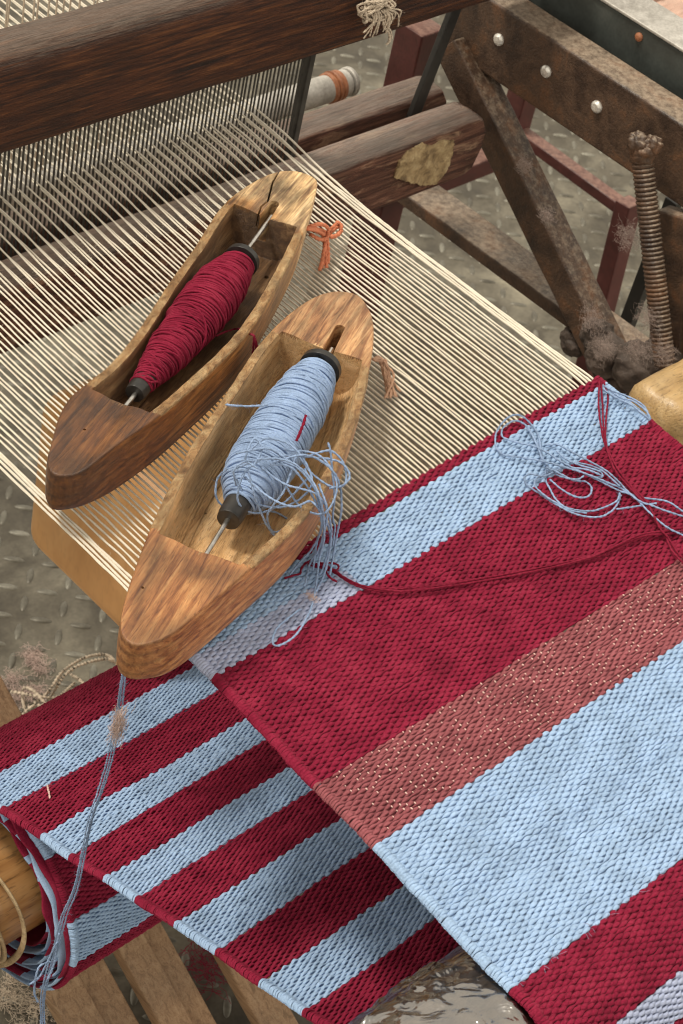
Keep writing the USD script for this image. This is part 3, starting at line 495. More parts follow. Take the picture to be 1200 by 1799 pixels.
    B = np.stack([a, a + nb, a + nb + 1, a + 1], -1).reshape(-1, 4)
    return np.vstack([R.reshape(-1, 3), G.reshape(-1, 3)]), np.vstack([F[:, [0, 1, 2]], F[:, [0, 2, 3]], B[:, [0, 1, 2]], B[:, [0, 2, 3]]])
cl = thing('woven_cloth', 'handwoven cotton cloth in dark red and pale blue stripes, rolled up below', 'cloth', (.2, 0, .7))
up = [(s_upper(y), c) for y, c in ((.0325, 'red'), (.0245, 'blue'), (-.0165, 'red'), (-.110, 'sal'), (-.159, 'blue'), (-.256, 'red'))]
s302, s326 = s_upper(-.256) + .0475, s_upper(-.256) + .0475 + .026
up += [(s302, 'lav'), (s326, 'red')]
lo = [(s326 + .0046, 'red')]
low_edges = [(-.18, 'blue'), (-.144, 'red'), (-.11, 'red'), (-.144, 'blue')]
edges = [(PS[20], 'blue'), (s_lower(-.182), 'red'), (s_lower(-.146), 'blue'), (s_lower(-.109), 'red'), (s_lower(-.070), 'blue'), (s_lower(-.033), 'red'), (s_lower(.006), 'blue'), (s_lower(.037), 'red'),
         (s_lower(.074), 'blue'), (s_lower(.105), 'red'), (s_lower(.149), 'blue')]
sR = s_lower(.190)
seq = up + edges
NAME = {'red': 'red_band', 'blue': 'blue_band', 'sal': 'salmon_band', 'lav': 'lavender_band'}
for k, (s0, c) in enumerate(seq):
    s1 = seq[k + 1][0] if k + 1 < len(seq) else sR
    lower = k >= len(up)
    nm = NAME[c]; sub = 3 if lower else 4
    if k == 1:                                   # the first blue band ends in a greyer yarn on the left
        sm = s0 + .55 * (s1 - s0)
        part(nm, weave(s0, sm, seed=k, sub=sub), M['blue'], cl, smooth=True)
        part(nm, weave(sm, s1, x0=.1275, seed=k + 40, sub=sub, selv=(False, True)), M['blue'], cl, smooth=True)
        part('lavender_band', weave(sm, s1, x1=.1275, seed=k + 41, sub=sub, selv=(True, False)), M['lav'], cl, smooth=True, label='grey lavender yarn at the left end of the first blue band')
    elif c == 'sal':
        sb = part(nm, weave(s0, s1, seed=k, sub=sub, width=1.02, amp=.78), M['sal'], cl, smooth=True)
        ii, jj = np.meshgrid(np.arange(3, NW - 2), np.arange(int(s0 / ROW) + 1, int(s1 / ROW) - 1)); keep = ((ii + jj) % 2 == 0) & (rng.random(ii.shape) < .30 + .22 * noise(np.stack([ii * .07, jj * .12, ii * 0.], -1), 4)); ii, jj = ii[keep], jj[keep]
        me = trimesh.creation.icosphere(1, 1.0); bv = np.array(me.vertices); fs = []
        for i, j in zip(ii, jj):
            s = (j + .5 + rng.normal() * .1) * ROW; q = rng.uniform(.7, 1.15); xw = WX0 + i * WP + rng.normal() * .0003
            fs.append((bv * np.array([.00042, .00085, .0005]) * q + [xw + .0021, float(fy(s)) + .0004, float(fz(s)) + .00098], me.faces))
        part('warp_flecks', join(fs), M['fleck'], cl, smooth=True, kind='stuff')
    else:
        part(nm, weave(s0, s1, seed=k, sub=sub, width=1.2 if not lower else 1.14, sign=-1.0 if lower else 1.0), M[c], cl, smooth=True)
def fibres(n, y0, y1, mat, seed):
    g = np.random.default_rng(seed); out = []
    for _ in range(n):
        x, s = g.uniform(.004, .416), s_upper(g.uniform(y1, y0)); p = np.array([x, float(fy(s)), float(fz(s)) + .0012]); d = np.append(g.normal(size=2), abs(g.normal()) * .8); d /= np.linalg.norm(d); l = g.uniform(.002, .006)
        out.append(tube(curve([p, p + d * l * .5 + [0, 0, .0004], p + d * l + g.normal(size=3) * .0012], .001), .00007, 3))
    return part('stray_fibres', join(out), mat, cl, smooth=True, kind='stuff')
fibres(900, -.024, -.103, M['red'], 1); fibres(350, .018, -.010, M['blue'], 2); fibres(800, -.166, -.248, M['blue'], 3); fibres(420, -.263, -.296, M['red'], 4)
# the outer turn of the roll
a = sR; turn = [('red', .105), ('blue', .06), ('red', .06), ('blue', .05), ('red', .07)]
total = PS[-1] - 1e-3 - a; back = [('blue', .030), ('red', .052), ('blue', .047), ('red', .048), ('blue', .03)]   # the turn as it shows below, from its end
rest = total - sum(w for _, w in back); k = 0; q = a; col = ['red', 'blue']
segs = []
while rest > .03:
    w = min(.105 if k == 0 else .05, rest); segs.append((col[k % 2], w)); rest -= w; k += 1
for k, (c, w) in enumerate(segs + back[::-1]):
    part(NAME[c], weave(q, q + w, seed=60 + k, sub=3, skew=False, sign=-1.0, shift=.020 * min(1, (k + 1) / 4)), M[c], cl, smooth=True); q += w
# inner turns: rolled layers whose edges show at the left end
for k in range(11):
    r = RR - .0040 - .0032 * k; xo = .019 + [-.003, .006, -.004, .008, .001, .010, -.002, .007, .003, .011, .005][k]; n = 120; an = np.linspace(0, 2 * np.pi, n, endpoint=False)
    rib = [(xo + .006, r - .0011), (xo + .0012, r - .0009), (xo - .0002, r), (xo + .0012, r + .0009), (xo + .004, r + .0011), (xo + .008, r + .0004), (.43, r + .0004)]
    cuts = np.sort(np.random.default_rng(k).uniform(0, 2 * np.pi, 12)); c0 = 0
    for z, (t0, t1) in enumerate(zip(cuts, np.append(cuts[1:], cuts[0] + 2 * np.pi))):
        m_ = max(4, int((t1 - t0) / .05)); an = np.linspace(t0, t1, m_ + 1); wob = .0006 * np.sin(an * 9 + k) + .0022 * (noise(np.stack([np.cos(an) * 5, np.sin(an) * 5, an * 0 + k], 1), 3) - .5)
        G = np.array([[(x + wb * 2 * (x < .02), RO[0] + (rr + wb) * math.cos(a), RO[1] + (rr + wb) * math.sin(a)) for x, rr in rib] for a, wb in zip(an, wob)])
        i, j = np.meshgrid(np.arange(m_), np.arange(len(rib) - 1), indexing='ij'); a_ = i * len(rib) + j
        F = np.stack([a_, a_ + len(rib), a_ + len(rib) + 1, a_ + 1], -1).reshape(-1, 4)
        part('rolled_layer', (G.reshape(-1, 3), F), M['red' if (z + k) % 2 else 'blue'], cl, smooth=True)
# ------------------------------------------------------------------ beams under the cloth
bb = thing('breast_beam', 'thick log breast beam wrapped in clear plastic film under the cloth', 'beam', (.1, BC[0], BC[1]))
part('log', cyl((-.5, *BC), (.7, *BC), BR - .0035, 40, .004, .0012, 25, 3, 60), M['brown_log'], bb)
def film():
    xs = np.linspace(-.5, .7, 420); an = np.linspace(0, 2 * np.pi, 120, endpoint=False); X, A = np.meshgrid(xs, an, indexing='ij')
    p = np.stack([X * 30, np.cos(A) * 2.2 + X * 6, np.sin(A) * 2.2], -1); w = 1 - np.abs(fbm(p, 4, 2) * 2 - 1) * 2; w2 = 1 - np.abs(fbm(p * 2.3 + 7, 3, 8) * 2 - 1) * 2
    out = ((X < .0) | (X > .425)); r = BR - .002 + np.where(out, 1, .2) * .0032 * np.clip(w, 0, 1) ** 3 + np.where(out, 1, .2) * .0016 * np.clip(w2, 0, 1) ** 3
    return loft(np.stack([X, BC[0] + r * np.cos(A), BC[1] + r * np.sin(A)], -1))
part('plastic_film', film(), M['film'], bb, smooth=True)
cb = thing('cloth_beam', 'polished tan wooden roller end inside the rolled cloth', 'roller', (0, RO[0], RO[1]))
part('roller', cyl((-.34, *RO), (.5, *RO), .050, 40, .004, .0005, 20, 4, 30), M['log'], cb)
for k, (xo, r) in enumerate(((-.012, .056), (-.020, .0545), (-.003, .062))):
    an = np.linspace(0, 2 * np.pi, 60); c = np.stack([xo + .006 * np.sin(an * 2 + k), RO[0] + r * np.cos(an), RO[1] + r * np.sin(an)], 1)
    part('bark_strap', tube(c, .0045 - .0008 * k, 6, True, .6, 0), M['bark'], cb, smooth=True)
bk = thing('roller_bracket', 'dark greasy steel bracket under the tan roller end', 'bracket', (-.05, .13, .2))
part('saddle', bar((-.055, .23, .214), (-.055, .10, .214), .03, .022, .003), M['grease'], bk)
part('stem', bar((-.055, .165, .205), (-.055, .165, 0), .03, .03, .003), M['black'], bk)

# ------------------------------------------------------------------ tan box under the warp, treadles
def hexa(top, bot, r=.012):
    pts = [np.asarray(p, float) for p in list(top) + list(bot)]; c = np.mean(pts, 0)
    sph = []
    for p in pts:
        d = c - p; sph.append(m3.Manifold.sphere(r, 24).translate(tuple(p + np.sign(d) * r)))
    return m3.Manifold.batch_hull(sph)
tb = thing('tan_box', 'tan wooden box with rounded corners standing under the warp', 'box', (.3, .3, 0))
A = np.array([.172, .362, 0]); W_, D_ = .20, .165
corner = lambda a, b, z: A + np.array([a, -b, z])
part('body', hexa([corner(0, 0, .565), corner(W_, 0, .565), corner(W_, D_, .565), corner(0, D_, .565)], [corner(0, 0, .402), corner(W_, 0, .402), corner(W_, D_, .402), corner(0, D_, .402)], .022), M['tan'], tb)
part('pedestal', bar(corner(.165, .040, 0), corner(.165, .040, .405), .05, .10, .004, up=(1, 0, 0)), M['tan'], tb)
ub = thing('shade_board', 'added dark brown board standing in for shade on the tread plate under the warp', 'board', (.9, .6, .02))  # added board: its dark colour stands in for shade between the warp threads
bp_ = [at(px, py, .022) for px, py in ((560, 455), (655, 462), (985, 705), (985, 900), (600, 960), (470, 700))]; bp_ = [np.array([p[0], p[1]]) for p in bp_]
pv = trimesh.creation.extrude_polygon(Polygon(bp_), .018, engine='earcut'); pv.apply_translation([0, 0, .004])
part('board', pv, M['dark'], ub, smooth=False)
PN = np.array([0, -.58, 1.0]); PD = .10 - .58 * .144
for k, (xa, xb, n) in enumerate(((112, 186, 'leftmost wooden treadle board under the cloth roll'), (192, 255, 'second wooden treadle board from the left under the cloth roll'), (280, 340, 'third wooden treadle board from the left, partly under the cloth'), (346, 392, 'narrow fourth wooden treadle board from the left'), (455, 525, 'rightmost wooden treadle board, under the hanging cloth edge'))):
    p, q = atp(xa, 1799, PN, PD), atp(xb, 1799, PN, PD); x = (p[0] + q[0]) / 2; w = (q - p)[0]; dzk = -.012 * (k % 2)
    ye = .40 if k == 2 else .235
    zf = lambda y: .10 + .58 * (y - .144) - .008 + dzk
    t = thing('treadle', n, 'treadle', (x, .1, zf(.1)), group='treadles of the loom')
    part('board', bar((x, ye, zf(ye)), (x, -.012, zf(-.012)), max(w, .02), .016, .002, up=(0, -.5, .86), seg=12, amp=.0004, freq=50, seed=k), M['plank'], t)
    part('pivot_eye', cyl((x - w * .3, ye - .01, zf(ye - .01) - .012), (x + w * .3, ye - .01, zf(ye - .01) - .012), .006, 12), M['black'], t)

# ------------------------------------------------------------------ shuttles
def hull_body(outline, H, cav, slot, holes, crack, seed, floor=.015):
    o = np.array(outline, float) / 1000
    c = np.vstack([o, o[:1]]); d = np.concatenate([[0], np.cumsum(np.linalg.norm(np.diff(c, axis=0), axis=1))])
    from scipy.interpolate import CubicSpline
    cs = CubicSpline(d, c, bc_type='periodic'); pts = cs(np.linspace(0, d[-1], 220, endpoint=False))
    if Polygon(pts).exterior.is_ccw is False: pts = pts[::-1]
    L = pts[:, 0].max(); mid = np.array([pts[:, 0].mean(), pts[:, 1].mean()]); nrm = np.roll(pts, -1, 0) - np.roll(pts, 1, 0); nrm = np.stack([nrm[:, 1], -nrm[:, 0]], 1); nrm /= np.linalg.norm(nrm, axis=1, keepdims=True)
    tip = np.clip((45e-3 - pts[:, 0]) / 45e-3, 0, 1) + np.clip((pts[:, 0] - (L - .045)) / .045, 0, 1)
    rings = []
    for z, ins, lift in ((0, 11, 1), (.8, 8, 1), (2.5, 5.5, 1), (6, 3.2, 1), (12, 1.6, .6), (20, .7, .2), (30, .2, 0), (H * 1000 - 6, 0, 0), (H * 1000 - 2.2, .1, 0), (H * 1000 - .9, .3, 0), (H * 1000 - .2, .8, 0), (H * 1000, 1.5, 0)):
        p = pts - nrm * (ins / 1000) * (1 + .5 * tip[:, None] * lift); zz = z / 1000 + tip ** 2 * .012 * lift * (1 - z / 1000 / H) - (tip ** 2 * .003 if z > H * 1000 - 7 else 0)
        rings.append(np.column_stack([p, zz]))
    v, f = loft(rings); mesh = trimesh.Trimesh(v, f, process=True); mesh.fix_normals()
    body = m3.Manifold(m3.Mesh(np.asarray(mesh.vertices, np.float32), np.asarray(mesh.faces, np.uint32)))
    poly = Polygon(pts)
    wl = poly.buffer(-.0062)
    cv = Polygon([(cav[0][0] / 1000, cav[0][1] / 1000), (cav[1][0] / 1000, cav[1][1] / 1000), (cav[2][0] / 1000, cav[2][1] / 1000), (cav[3][0] / 1000, cav[3][1] / 1000)]).intersection(wl)
    ring = np.array(cv.exterior.coords)[:-1]
    ring = ring if cv.exterior.is_ccw else ring[::-1]
    cavm = m3.Manifold.extrude(m3.CrossSection([ring.tolist()]), .08).translate((0, 0, H - .012))
    for q in np.linspace(0, 1, 18):
        ck = Polygon([(c_[0] / 1000, c_[1] / 1000) for c_ in cav]).intersection(poly.buffer(-.0062 - .013 * (1 - math.sqrt(max(1 - (1 - q) ** 2, 0)))))
        rk = np.array(ck.exterior.coords)[:-1]; rk = rk if ck.exterior.is_ccw else rk[::-1]
        cavm = cavm + m3.Manifold.extrude(m3.CrossSection([rk.tolist()]), .08).translate((0, 0, floor + (H - .012 - floor) * q))
    inner = cv.buffer(-.006); ring2 = np.array(inner.exterior.coords)[:-1]
    body = body - cavm
    (sx, sy, sl, sw) = [q / 1000 for q in slot]
    body = body - m3.Manifold.batch_hull([m3.Manifold.cylinder(.06, sw / 2, sw / 2, 16).translate((sx - .004, sy, H - .022)), m3.Manifold.cylinder(.06, sw * .4, sw * .4, 16).translate((sx + sl, sy + sl * .08, H - .022))])
    for hx, hy, hr, hz in holes: body = body - m3.Manifold.cylinder(.08, hr / 1000, hr / 1000, 10).translate((hx / 1000, hy / 1000, hz / 1000))
    if crack:
        cr = np.array(crack, float) / 1000
        for a, b in zip(cr[:-1], cr[1:]):
            body = body - m3.Manifold.batch_hull([m3.Manifold.cylinder(.02, .0006, .0009, 6).translate((a[0], a[1], H - .012)), m3.Manifold.cylinder(.02, .0005, .0007, 6).translate((b[0], b[1], H - .012))])
    body = body.refine_to_length(.0035); v, f = VF(body)
    n3 = (np.stack([fbm(v * 110 + 31 * k, 3, seed + k) for k in range(3)], 1) - .5) * 2
    rim = np.exp(-((v[:, 2] - H) / .006) ** 2)[:, None]; band = (np.interp(v[:, 0], [cav[0][0] / 1000 - .004, cav[0][0] / 1000 + .006, cav[2][0] / 1000 - .006, cav[2][0] / 1000 + .004], [0, 1, 1, 0]))[:, None]; v = v + n3 * .00016 * (1 + 3.4 * rim * band) * np.array([1, 1, .8])
    inside = np.array([False] * len(f))
    fc = v[f].mean(1); 
    from shapely import contains_xy
    cin = contains_xy(cv.buffer(.0012), fc[:, 0], fc[:, 1]) & (fc[:, 2] < H - .0016)
    rimf = (fc[:, 2] > H - .0026) & (fc[:, 0] > cav[0][0] / 1000 + .003) & (fc[:, 0] < cav[3][0] / 1000 - .003) & ~cin
    return v, f, cin, rimf
def shuttle(label, o, u, outline, H, cav, slot, holes, crack, seed, mats, z0):
    ang = math.atan2(u[1], u[0]); t = thing('shuttle', label, 'shuttle', (*o, z0), ang, 'boat shuttles on the warp')
    v, f, cin, rimf = hull_body(outline, H, cav, slot, holes, crack, seed)
    part('body', (v, f[~cin & ~rimf]), mats[0], t, smooth=38); part('rim', (v, f[rimf]), M['rim'], t, smooth=38); part('hollow', (v, f[cin]), mats[1], t, smooth=38)
    return t, ang
def wound(t, a, d, prof, r, mat, seed, turns_per=.00155):
    """Yarn wound on the tube: a solid core of yarn and a real helix on top of it."""
    a, d = np.asarray(a, float), np.asarray(d, float); L = np.linalg.norm(d); e = d / L; u = np.cross(e, [0, 0, 1.0]); u /= np.linalg.norm(u); w = np.cross(u, e) * -1
    ps, pr = np.array(prof).T / 1000
    n = int((ps[-1] - ps[0]) / turns_per); out = [lathe(a, e, [(s, max(q - r * .6, .0005)) for s, q in zip(ps, pr)], 40)]
    g = np.random.default_rng(seed)
    for layer in range(2):
        n = int((ps[-1] - ps[0]) / (turns_per * (1 if layer == 0 else 2.2))); tt = np.linspace(0, 1, n * 30); th = 2 * np.pi * n * tt * (1 if layer == 0 else -1) + layer
        s = ps[0] + (ps[-1] - ps[0]) * tt; tilt = np.interp(tt, np.linspace(0, 1, n + 1), g.normal(0, .0018 if layer == 0 else .0052, n + 1)); ph = np.interp(tt, np.linspace(0, 1, n + 1), g.uniform(0, 6.28, n + 1))
        ss = np.clip(s + tilt * np.sin(th + ph) + .0026 * np.sin(th + .8), ps[0], ps[-1]); rad = np.interp(ss, ps, pr) + np.interp(tt, np.linspace(0, 1, n + 1), g.normal(0, .0005, n + 1)) + layer * .0005
        c = a + ss[:, None] * e + rad[:, None] * (np.cos(th)[:, None] * u + np.sin(th)[:, None] * w)
        if layer == 1: c = c[:len(c) // 1]
        out.append(tube(c, r, 5))
    return part('winding', join(out), mat, t, smooth=True)

# shuttle with the blue yarn (near)
O2, U2 = np.array([-.055, -.008]), np.array([.336, .166]); Z2 = .7022; H2 = .0500
S2, ang2 = shuttle('near reddish brown wooden shuttle holding the blue yarn, its nose over the cloth edge', O2, U2,
    [(0, 0), (2, 6), (10, 11.6), (32, 18.1), (81, 27.5), (125, 33.5), (175, 37.5), (225, 38.5), (300, 38), (330, 33), (354, 25.7), (370.7, 13), (373, 3), (368, -4), (344, -18.7), (314, -28.5), (272, -38.5), (225, -46), (180, -49), (140, -47), (85, -35.5), (33, -22.2), (6, -10)],
    H2, [(83, 60), (84.8, -70), (303.9, -70), (300.4, 60)], (300, -2, 30, 8), [(40, 12, .9, 46), (180, 22, .9, 8), (150, 16, .8, 8), (198, 27, .8, 8)], None, 21, (M['shut2'], M['hollow2']), Z2)
def L2W(p, o, ang, z): c, s = math.cos(ang), math.sin(ang); p = np.asarray(p, float); return np.array([o[0] + c * p[0] - s * p[1], o[1] + s * p[0] + c * p[1], z + p[2]])
def W2L(p, o, ang, z): c, s = math.cos(ang), math.sin(ang); q = np.asarray(p, float) - [o[0], o[1], z]; return np.array([c * q[0] + s * q[1], -s * q[0] + c * q[1], q[2]])
part('spindle', tube(np.array([[.080, -.0052, .0375], [.20, -.0040, .0400], [.312, -.0015, .0425]]), .0016, 10), M['steel'], S2)
def bobbin(label, o, ang, z, a, b, prof, tube_r, flange_r, mat, r, seed):
    t = thing('bobbin', label, 'bobbin', (*o, z), ang, 'bobbins lying in the shuttles'); a, b = np.array(a) / 1000, np.array(b) / 1000; d = b - a; L = np.linalg.norm(d)
    part('core_tube', lathe(a, d, [(-.004, .004), (-.004, tube_r), (0, tube_r + .0006), (.016, tube_r + .001), (.02, tube_r * .8), (L, tube_r * .8)], 28), M['plastic'], t)
    part('flange', lathe(b - d / L * .002, d, [(0, flange_r * .7), (.0003, flange_r), (.0048, flange_r), (.0052, flange_r - .001), (.0052, .003)], 32), M['plastic'], t)
    wound(t, a, d, prof, r, mat, seed)
    return t
B2 = bobbin('bobbin of pale blue yarn in the near shuttle, with loose loops at its front', O2, ang2, Z2, (131, -5, 38.8), (288, -2, 42.3), [(12, 7.6), (18, 11), (27, 16), (40, 19), (75, 19.5), (110, 18.6), (138, 15.5), (150, 12.5), (154, 9)], .0072, .0140, M['blue_yarn'], .00085, 5)
part('red_stitch', yarn([W2L(at(px, py, .774), O2, ang2, Z2) for px, py in ((521, 774), (527, 760), (533, 745), (537, 730))], .0011, seed=2), M['red_yarn'], B2, label='short loose red thread on the blue yarn')
# shuttle with the red yarn (behind)
O1, U1 = np.array([-.002, .128]), np.array([.350, .157]); Z1 = .7018; H1 = .0500
S1, ang1 = shuttle('far dark worn shuttle holding the red yarn, with a cracked pale rear deck', O1, U1,
    [(-7, -2), (-1, 6), (12, 11.4), (32, 18.1), (62, 22.5), (80, 20.0), (110, 17.5), (137, 18.5), (200, 25), (266, 31), (313, 34.5), (345, 29.5), (367, 23), (384, 8), (383, -5), (372, -11), (345, -18.5), (315, -25.5), (262, -34), (215, -39.5), (169, -41.5), (120, -37.5), (73, -31), (20, -19.1), (-4, -9)],
    H1, [(71, 60), (73, -70), (314.9, -70), (309.6, 60)], (309, 4, 24, 8), [(38, 2, .9, 46), (110, 6, 1.6, 8), (290, -12, 1.8, 8)], [(312, 9.5), (322, 12), (332, 11), (345, 15), (356, 18), (372, 20)], 33, (M['shut1'], M['hollow1']), Z1)
part('spindle', tube(np.array([[.068, -.0052, .0400], [.19, -.0030, .0405], [.322, .0030, .0440]]), .0016, 10), M['steel'], S1)
B1 = bobbin('bobbin of dark red yarn in the far shuttle', O1, ang1, Z1, (98, -4, 40), (262, -1, 42), [(5, 6.8), (14, 7.6), (30, 10.5), (50, 14), (58, 13), (80, 16), (110, 17.5), (130, 16.5), (150, 12.5), (160, 10)], .0062, .0125, M['red_yarn'], .00085, 8)

# ------------------------------------------------------------------ loose yarns
def px_yarn(pts, mat, r=.00085, seed=0): return yarn([at(x, y, z) for x, y, z in pts], r, seed=seed)
def zoomed(ox, oy, s, pts): return [(ox + p[0] / s, oy + p[1] / s) + tuple(p[2:]) for p in pts]
CZ = .7025
def cloth_z(px, py):
    p = at(px, py, .70); y = min(p[1], .03); return float(np.interp(-y, -PATH[:7, 0], PATH[:7, 1])) + .0018
def lay(pts, mat, seed, lift=.0012, r=.00085, ox=850, oy=650, s=3.4286):
    q = zoomed(ox, oy, s, pts); g = np.random.default_rng(seed); n = len(q); ph = g.uniform(0, 6.28)
    return yarn([at(x, y, cloth_z(x, y) + lift + .0016 * (1 + math.sin(ph + k * 1.1))) for k, (x, y) in enumerate([p[:2] for p in q])], r, seed=seed)
tg = [[(350, 560), (330, 400), (270, 310), (200, 270), (130, 300), (75, 380), (75, 460), (120, 510), (250, 530), (400, 560), (600, 620), (800, 700), (880, 745), (960, 770), (1100, 790), (1200, 850), (1290, 900)],
      [(355, 545), (310, 430), (260, 340), (190, 305), (120, 345), (110, 400), (180, 430), (330, 470), (480, 560), (640, 640), (800, 720), (900, 760), (1000, 860), (1100, 945), (1200, 995), (1300, 1040)],
      [(820, 740), (800, 790), (720, 830), (640, 850), (500, 830), (380, 765), (310, 700), (320, 655), (400, 612), (500, 590), (620, 600), (720, 640)],
      [(825, 755), (790, 830), (700, 885), (560, 870), (420, 800), (330, 740), (260, 690), (245, 650), (280, 625), (360, 640), (450, 600), (560, 560), (700, 600), (820, 700)],
      [(380, 585), (370, 650), (400, 720), (440, 785), (520, 845), (620, 862)],
      [(400, 660), (470, 720), (560, 765), (630, 760), (650, 710), (610, 672), (540, 665), (450, 620), (380, 590)],
      [(370, 450), (450, 450), (540, 500), (640, 550), (740, 610), (810, 670), (880, 745), (940, 790), (1010, 815), (1100, 850), (1200, 880), (1290, 900)],
      [(800, 838), (880, 828), (960, 815), (1040, 803)], [(440, 490), (500, 540), (600, 580), (700, 612), (712, 645), (640, 640)],
      [(250, 330), (310, 420), (350, 520), (400, 600), (460, 640), (560, 660), (600, 640)]]
single('yarn_tangle', join([lay(p, None, 200 + k) for k, p in enumerate(tg)]), M['blue_yarn'], 'tangle of loose pale blue yarn lying on the red and blue cloth', 'yarn', smooth=True)
rs = [[(700, 55), (692, 200), (708, 350), (738, 470), (800, 590), (900, 710), (985, 800), (1060, 950), (1110, 1010), (1160, 1090), (1215, 1150), (1300, 1230)],
      [(725, 75), (748, 160), (738, 290), (736, 440), (790, 600), (890, 720), (975, 815), (1050, 940), (1095, 1000), (1130, 1080), (1190, 1150), (1290, 1240)],
      [(705, 70), (715, 200), (722, 350), (745, 470), (810, 600), (910, 730), (990, 830), (1075, 960)]]
single('red_tail', join([lay(p, None, 230 + k, .0016) for k, p in enumerate(rs)]), M['red_yarn'], 'dark red yarn tail hanging down from the right corner of the cloth edge', 'yarn', smooth=True)
off = [(0, 0), (6, -9), (-4, 9)]
main = [(540, 992), (580, 1002), (610, 1020), (645, 1031), (690, 1034), (725, 1033), (825, 1020), (950, 1000), (1040, 980), (1090, 960), (1130, 943), (1170, 936), (1200, 927), (1230, 920)]
rr_ = [yarn([at(x + dx * .3, y + d_ * .55 * math.sin(k * .7 + i * 2.1), cloth_z(x, y) + .0014 + .0010 * i) for k, (x, y) in enumerate(main)], seed=240 + i) for i, (dx, d_) in enumerate(off)]
rr_.append(yarn([at(x, y, cloth_z(x, y) + .003) for x, y in ((560, 990), (590, 990), (595, 998), (588, 1002), (572, 994), (577, 1012), (592, 1022))], seed=250))
rr_.append(yarn([at(x, y, cloth_z(x, y) + .002) for x, y in ((500, 1016), (518, 1010), (527, 1008), (529, 1000), (535, 991), (545, 985), (552, 978), (558, 960))], seed=251))
single('red_strand', join(rr_), M['red_yarn'], 'loose dark red yarn lying across the cloth from the near shuttle to the right edge', 'yarn', smooth=True)
sv = [[(1062, 678), (1080, 688), (1105, 697), (1130, 712), (1143, 735)], [(1066, 682), (1090, 698), (1115, 706), (1135, 722), (1143, 737)], [(1060, 684), (1085, 700), (1110, 712), (1130, 728), (1142, 738)]]
single('selvedge_loop', join([yarn([at(x, y, .704 + .004 * math.sin(math.pi * k / 4)) for k, (x, y) in enumerate(p)], seed=260 + i) for i, p in enumerate(sv)]), M['blue_yarn'], 'blue yarn looping along the right edge of the cloth', 'yarn', smooth=True)
Z = lambda pts: zoomed(190, 800, 2.6667, pts)
tl = [[(600, 60, .768), (720, 15, .780), (850, 30, .782), (950, 110, .776), (1000, 230, .764), (1012, 380, .735), (990, 480, .712), (975, 600, .704), (950, 720, .7035), (880, 840, .7035), (800, 892, .7035), (770, 870, .7035), (800, 800, .7045), (900, 720, .705)],
      [(640, 100, .764), (760, 200, .768), (870, 240, .766), (945, 215, .762), (985, 250, .758), (1030, 330, .735), (1040, 400, .718), (1010, 520, .706), (990, 560, .7045)],
      [(900, 10, .766), (960, 90, .764), (1060, 150, .762), (1130, 110, .764), (1105, 45, .768), (1040, 18, .768), (920, 5, .77), (800, 0, .775)],
      [(660, 80, .770), (690, 200, .757), (740, 320, .738), (790, 390, .726)], [(560, 60, .765), (512, 110, .755), (505, 190, .745), (540, 240, .738), (600, 270, .728), (700, 268, .722), (780, 265, .72), (848, 305, .717), (850, 330, .716)],
      [(920, 60, .772), (975, 180, .762), (1000, 330, .742), (960, 430, .716), (900, 500, .706), (850, 560, .704)], [(1045, 20, .772), (1040, -30, .779), (1030, -60, .782)],
      [(1045, 20, .766), (1060, 180, .748), (1052, 290, .728), (1062, 340, .718), (1050, 430, .706)], [(700, 60, .776), (640, 30, .776), (590, 70, .770), (600, 140, .756)],
      [(760, 40, .778), (860, 60, .776), (940, 160, .766), (1000, 300, .745), (975, 420, .718), (960, 540, .7045)], [(800, 20, .778), (900, 70, .774), (985, 190, .762), (1010, 330, .74), (1000, 430, .715), (960, 500, .706)],
      [(640, 20, .778), (660, -40, .784), (690, -80, .784), (720, -30, .782), (680, 50, .776)], [(480, 60, .762), (430, 40, .77), (600, -10, .784), (760, -30, .782), (880, 60, .774)][2:]]
tx = [[(470, 800, .772), (430, 830, .768), (418, 880, .752), (450, 902, .738), (500, 882, .742), (545, 835, .764)], [(500, 790, .774), (560, 800, .774), (592, 850, .764), (572, 900, .758), (530, 892, .75), (500, 850, .762)],
      [(480, 812, .774), (540, 800, .779), (588, 832, .768), (600, 885, .75), (588, 960, .712), (580, 1010, .704)], [(460, 822, .768), (500, 850, .768), (560, 872, .764), (582, 930, .735), (572, 1000, .706), (556, 1040, .704)],
      [(520, 802, .774), (500, 860, .764), (470, 905, .742), (482, 935, .726), (512, 922, .722)], [(440, 790, .772), (470, 770, .779), (520, 790, .779), (548, 850, .768), (500, 890, .745), (440, 880, .745), (415, 840, .758)],
      [(545, 800, .772), (580, 792, .770), (604, 815, .764), (606, 850, .760), (580, 858, .764)], [(560, 850, .766), (575, 900, .756), (562, 960, .722), (545, 990, .706), (535, 1030, .704)]]
single('blue_tail', join([yarn([at(*p) for p in Z(q)], seed=270 + k) for k, q in enumerate(tl)] + [yarn([at(*p) for p in q], seed=520 + k) for k, q in enumerate(tx)]), M['blue_yarn'], 'loose pale blue yarn loops spilling from the bobbin over the near shuttle rim', 'yarn', smooth=True)
single('yarn_end', yarn([at(398, 711, .757), at(420, 713, .772), at(445, 713, .778), at(470, 712, .776)], seed=290), M['blue_yarn'], 'short blue yarn end sticking out to the left of the blue bobbin', 'yarn', smooth=True)
hg = [(216, 1185), (208, 1250), (196, 1320), (180, 1380), (160, 1440), (146, 1500), (132, 1560), (112, 1610), (100, 1660), (88, 1700), (76, 1750), (74, 1800), (72, 1830)]
def hang(k):
    out = []
    for i, (x, y) in enumerate(hg):
        p = atp(x + (5.0 * k - 5.0) * (.35 + .65 * abs(math.sin(i * .55 + .5 * k))), y, (0, 1, 0), .012 + .006 * math.sin(i * .8)); out.append(p)
    return yarn(out, .00075, .002, seed=300 + k)
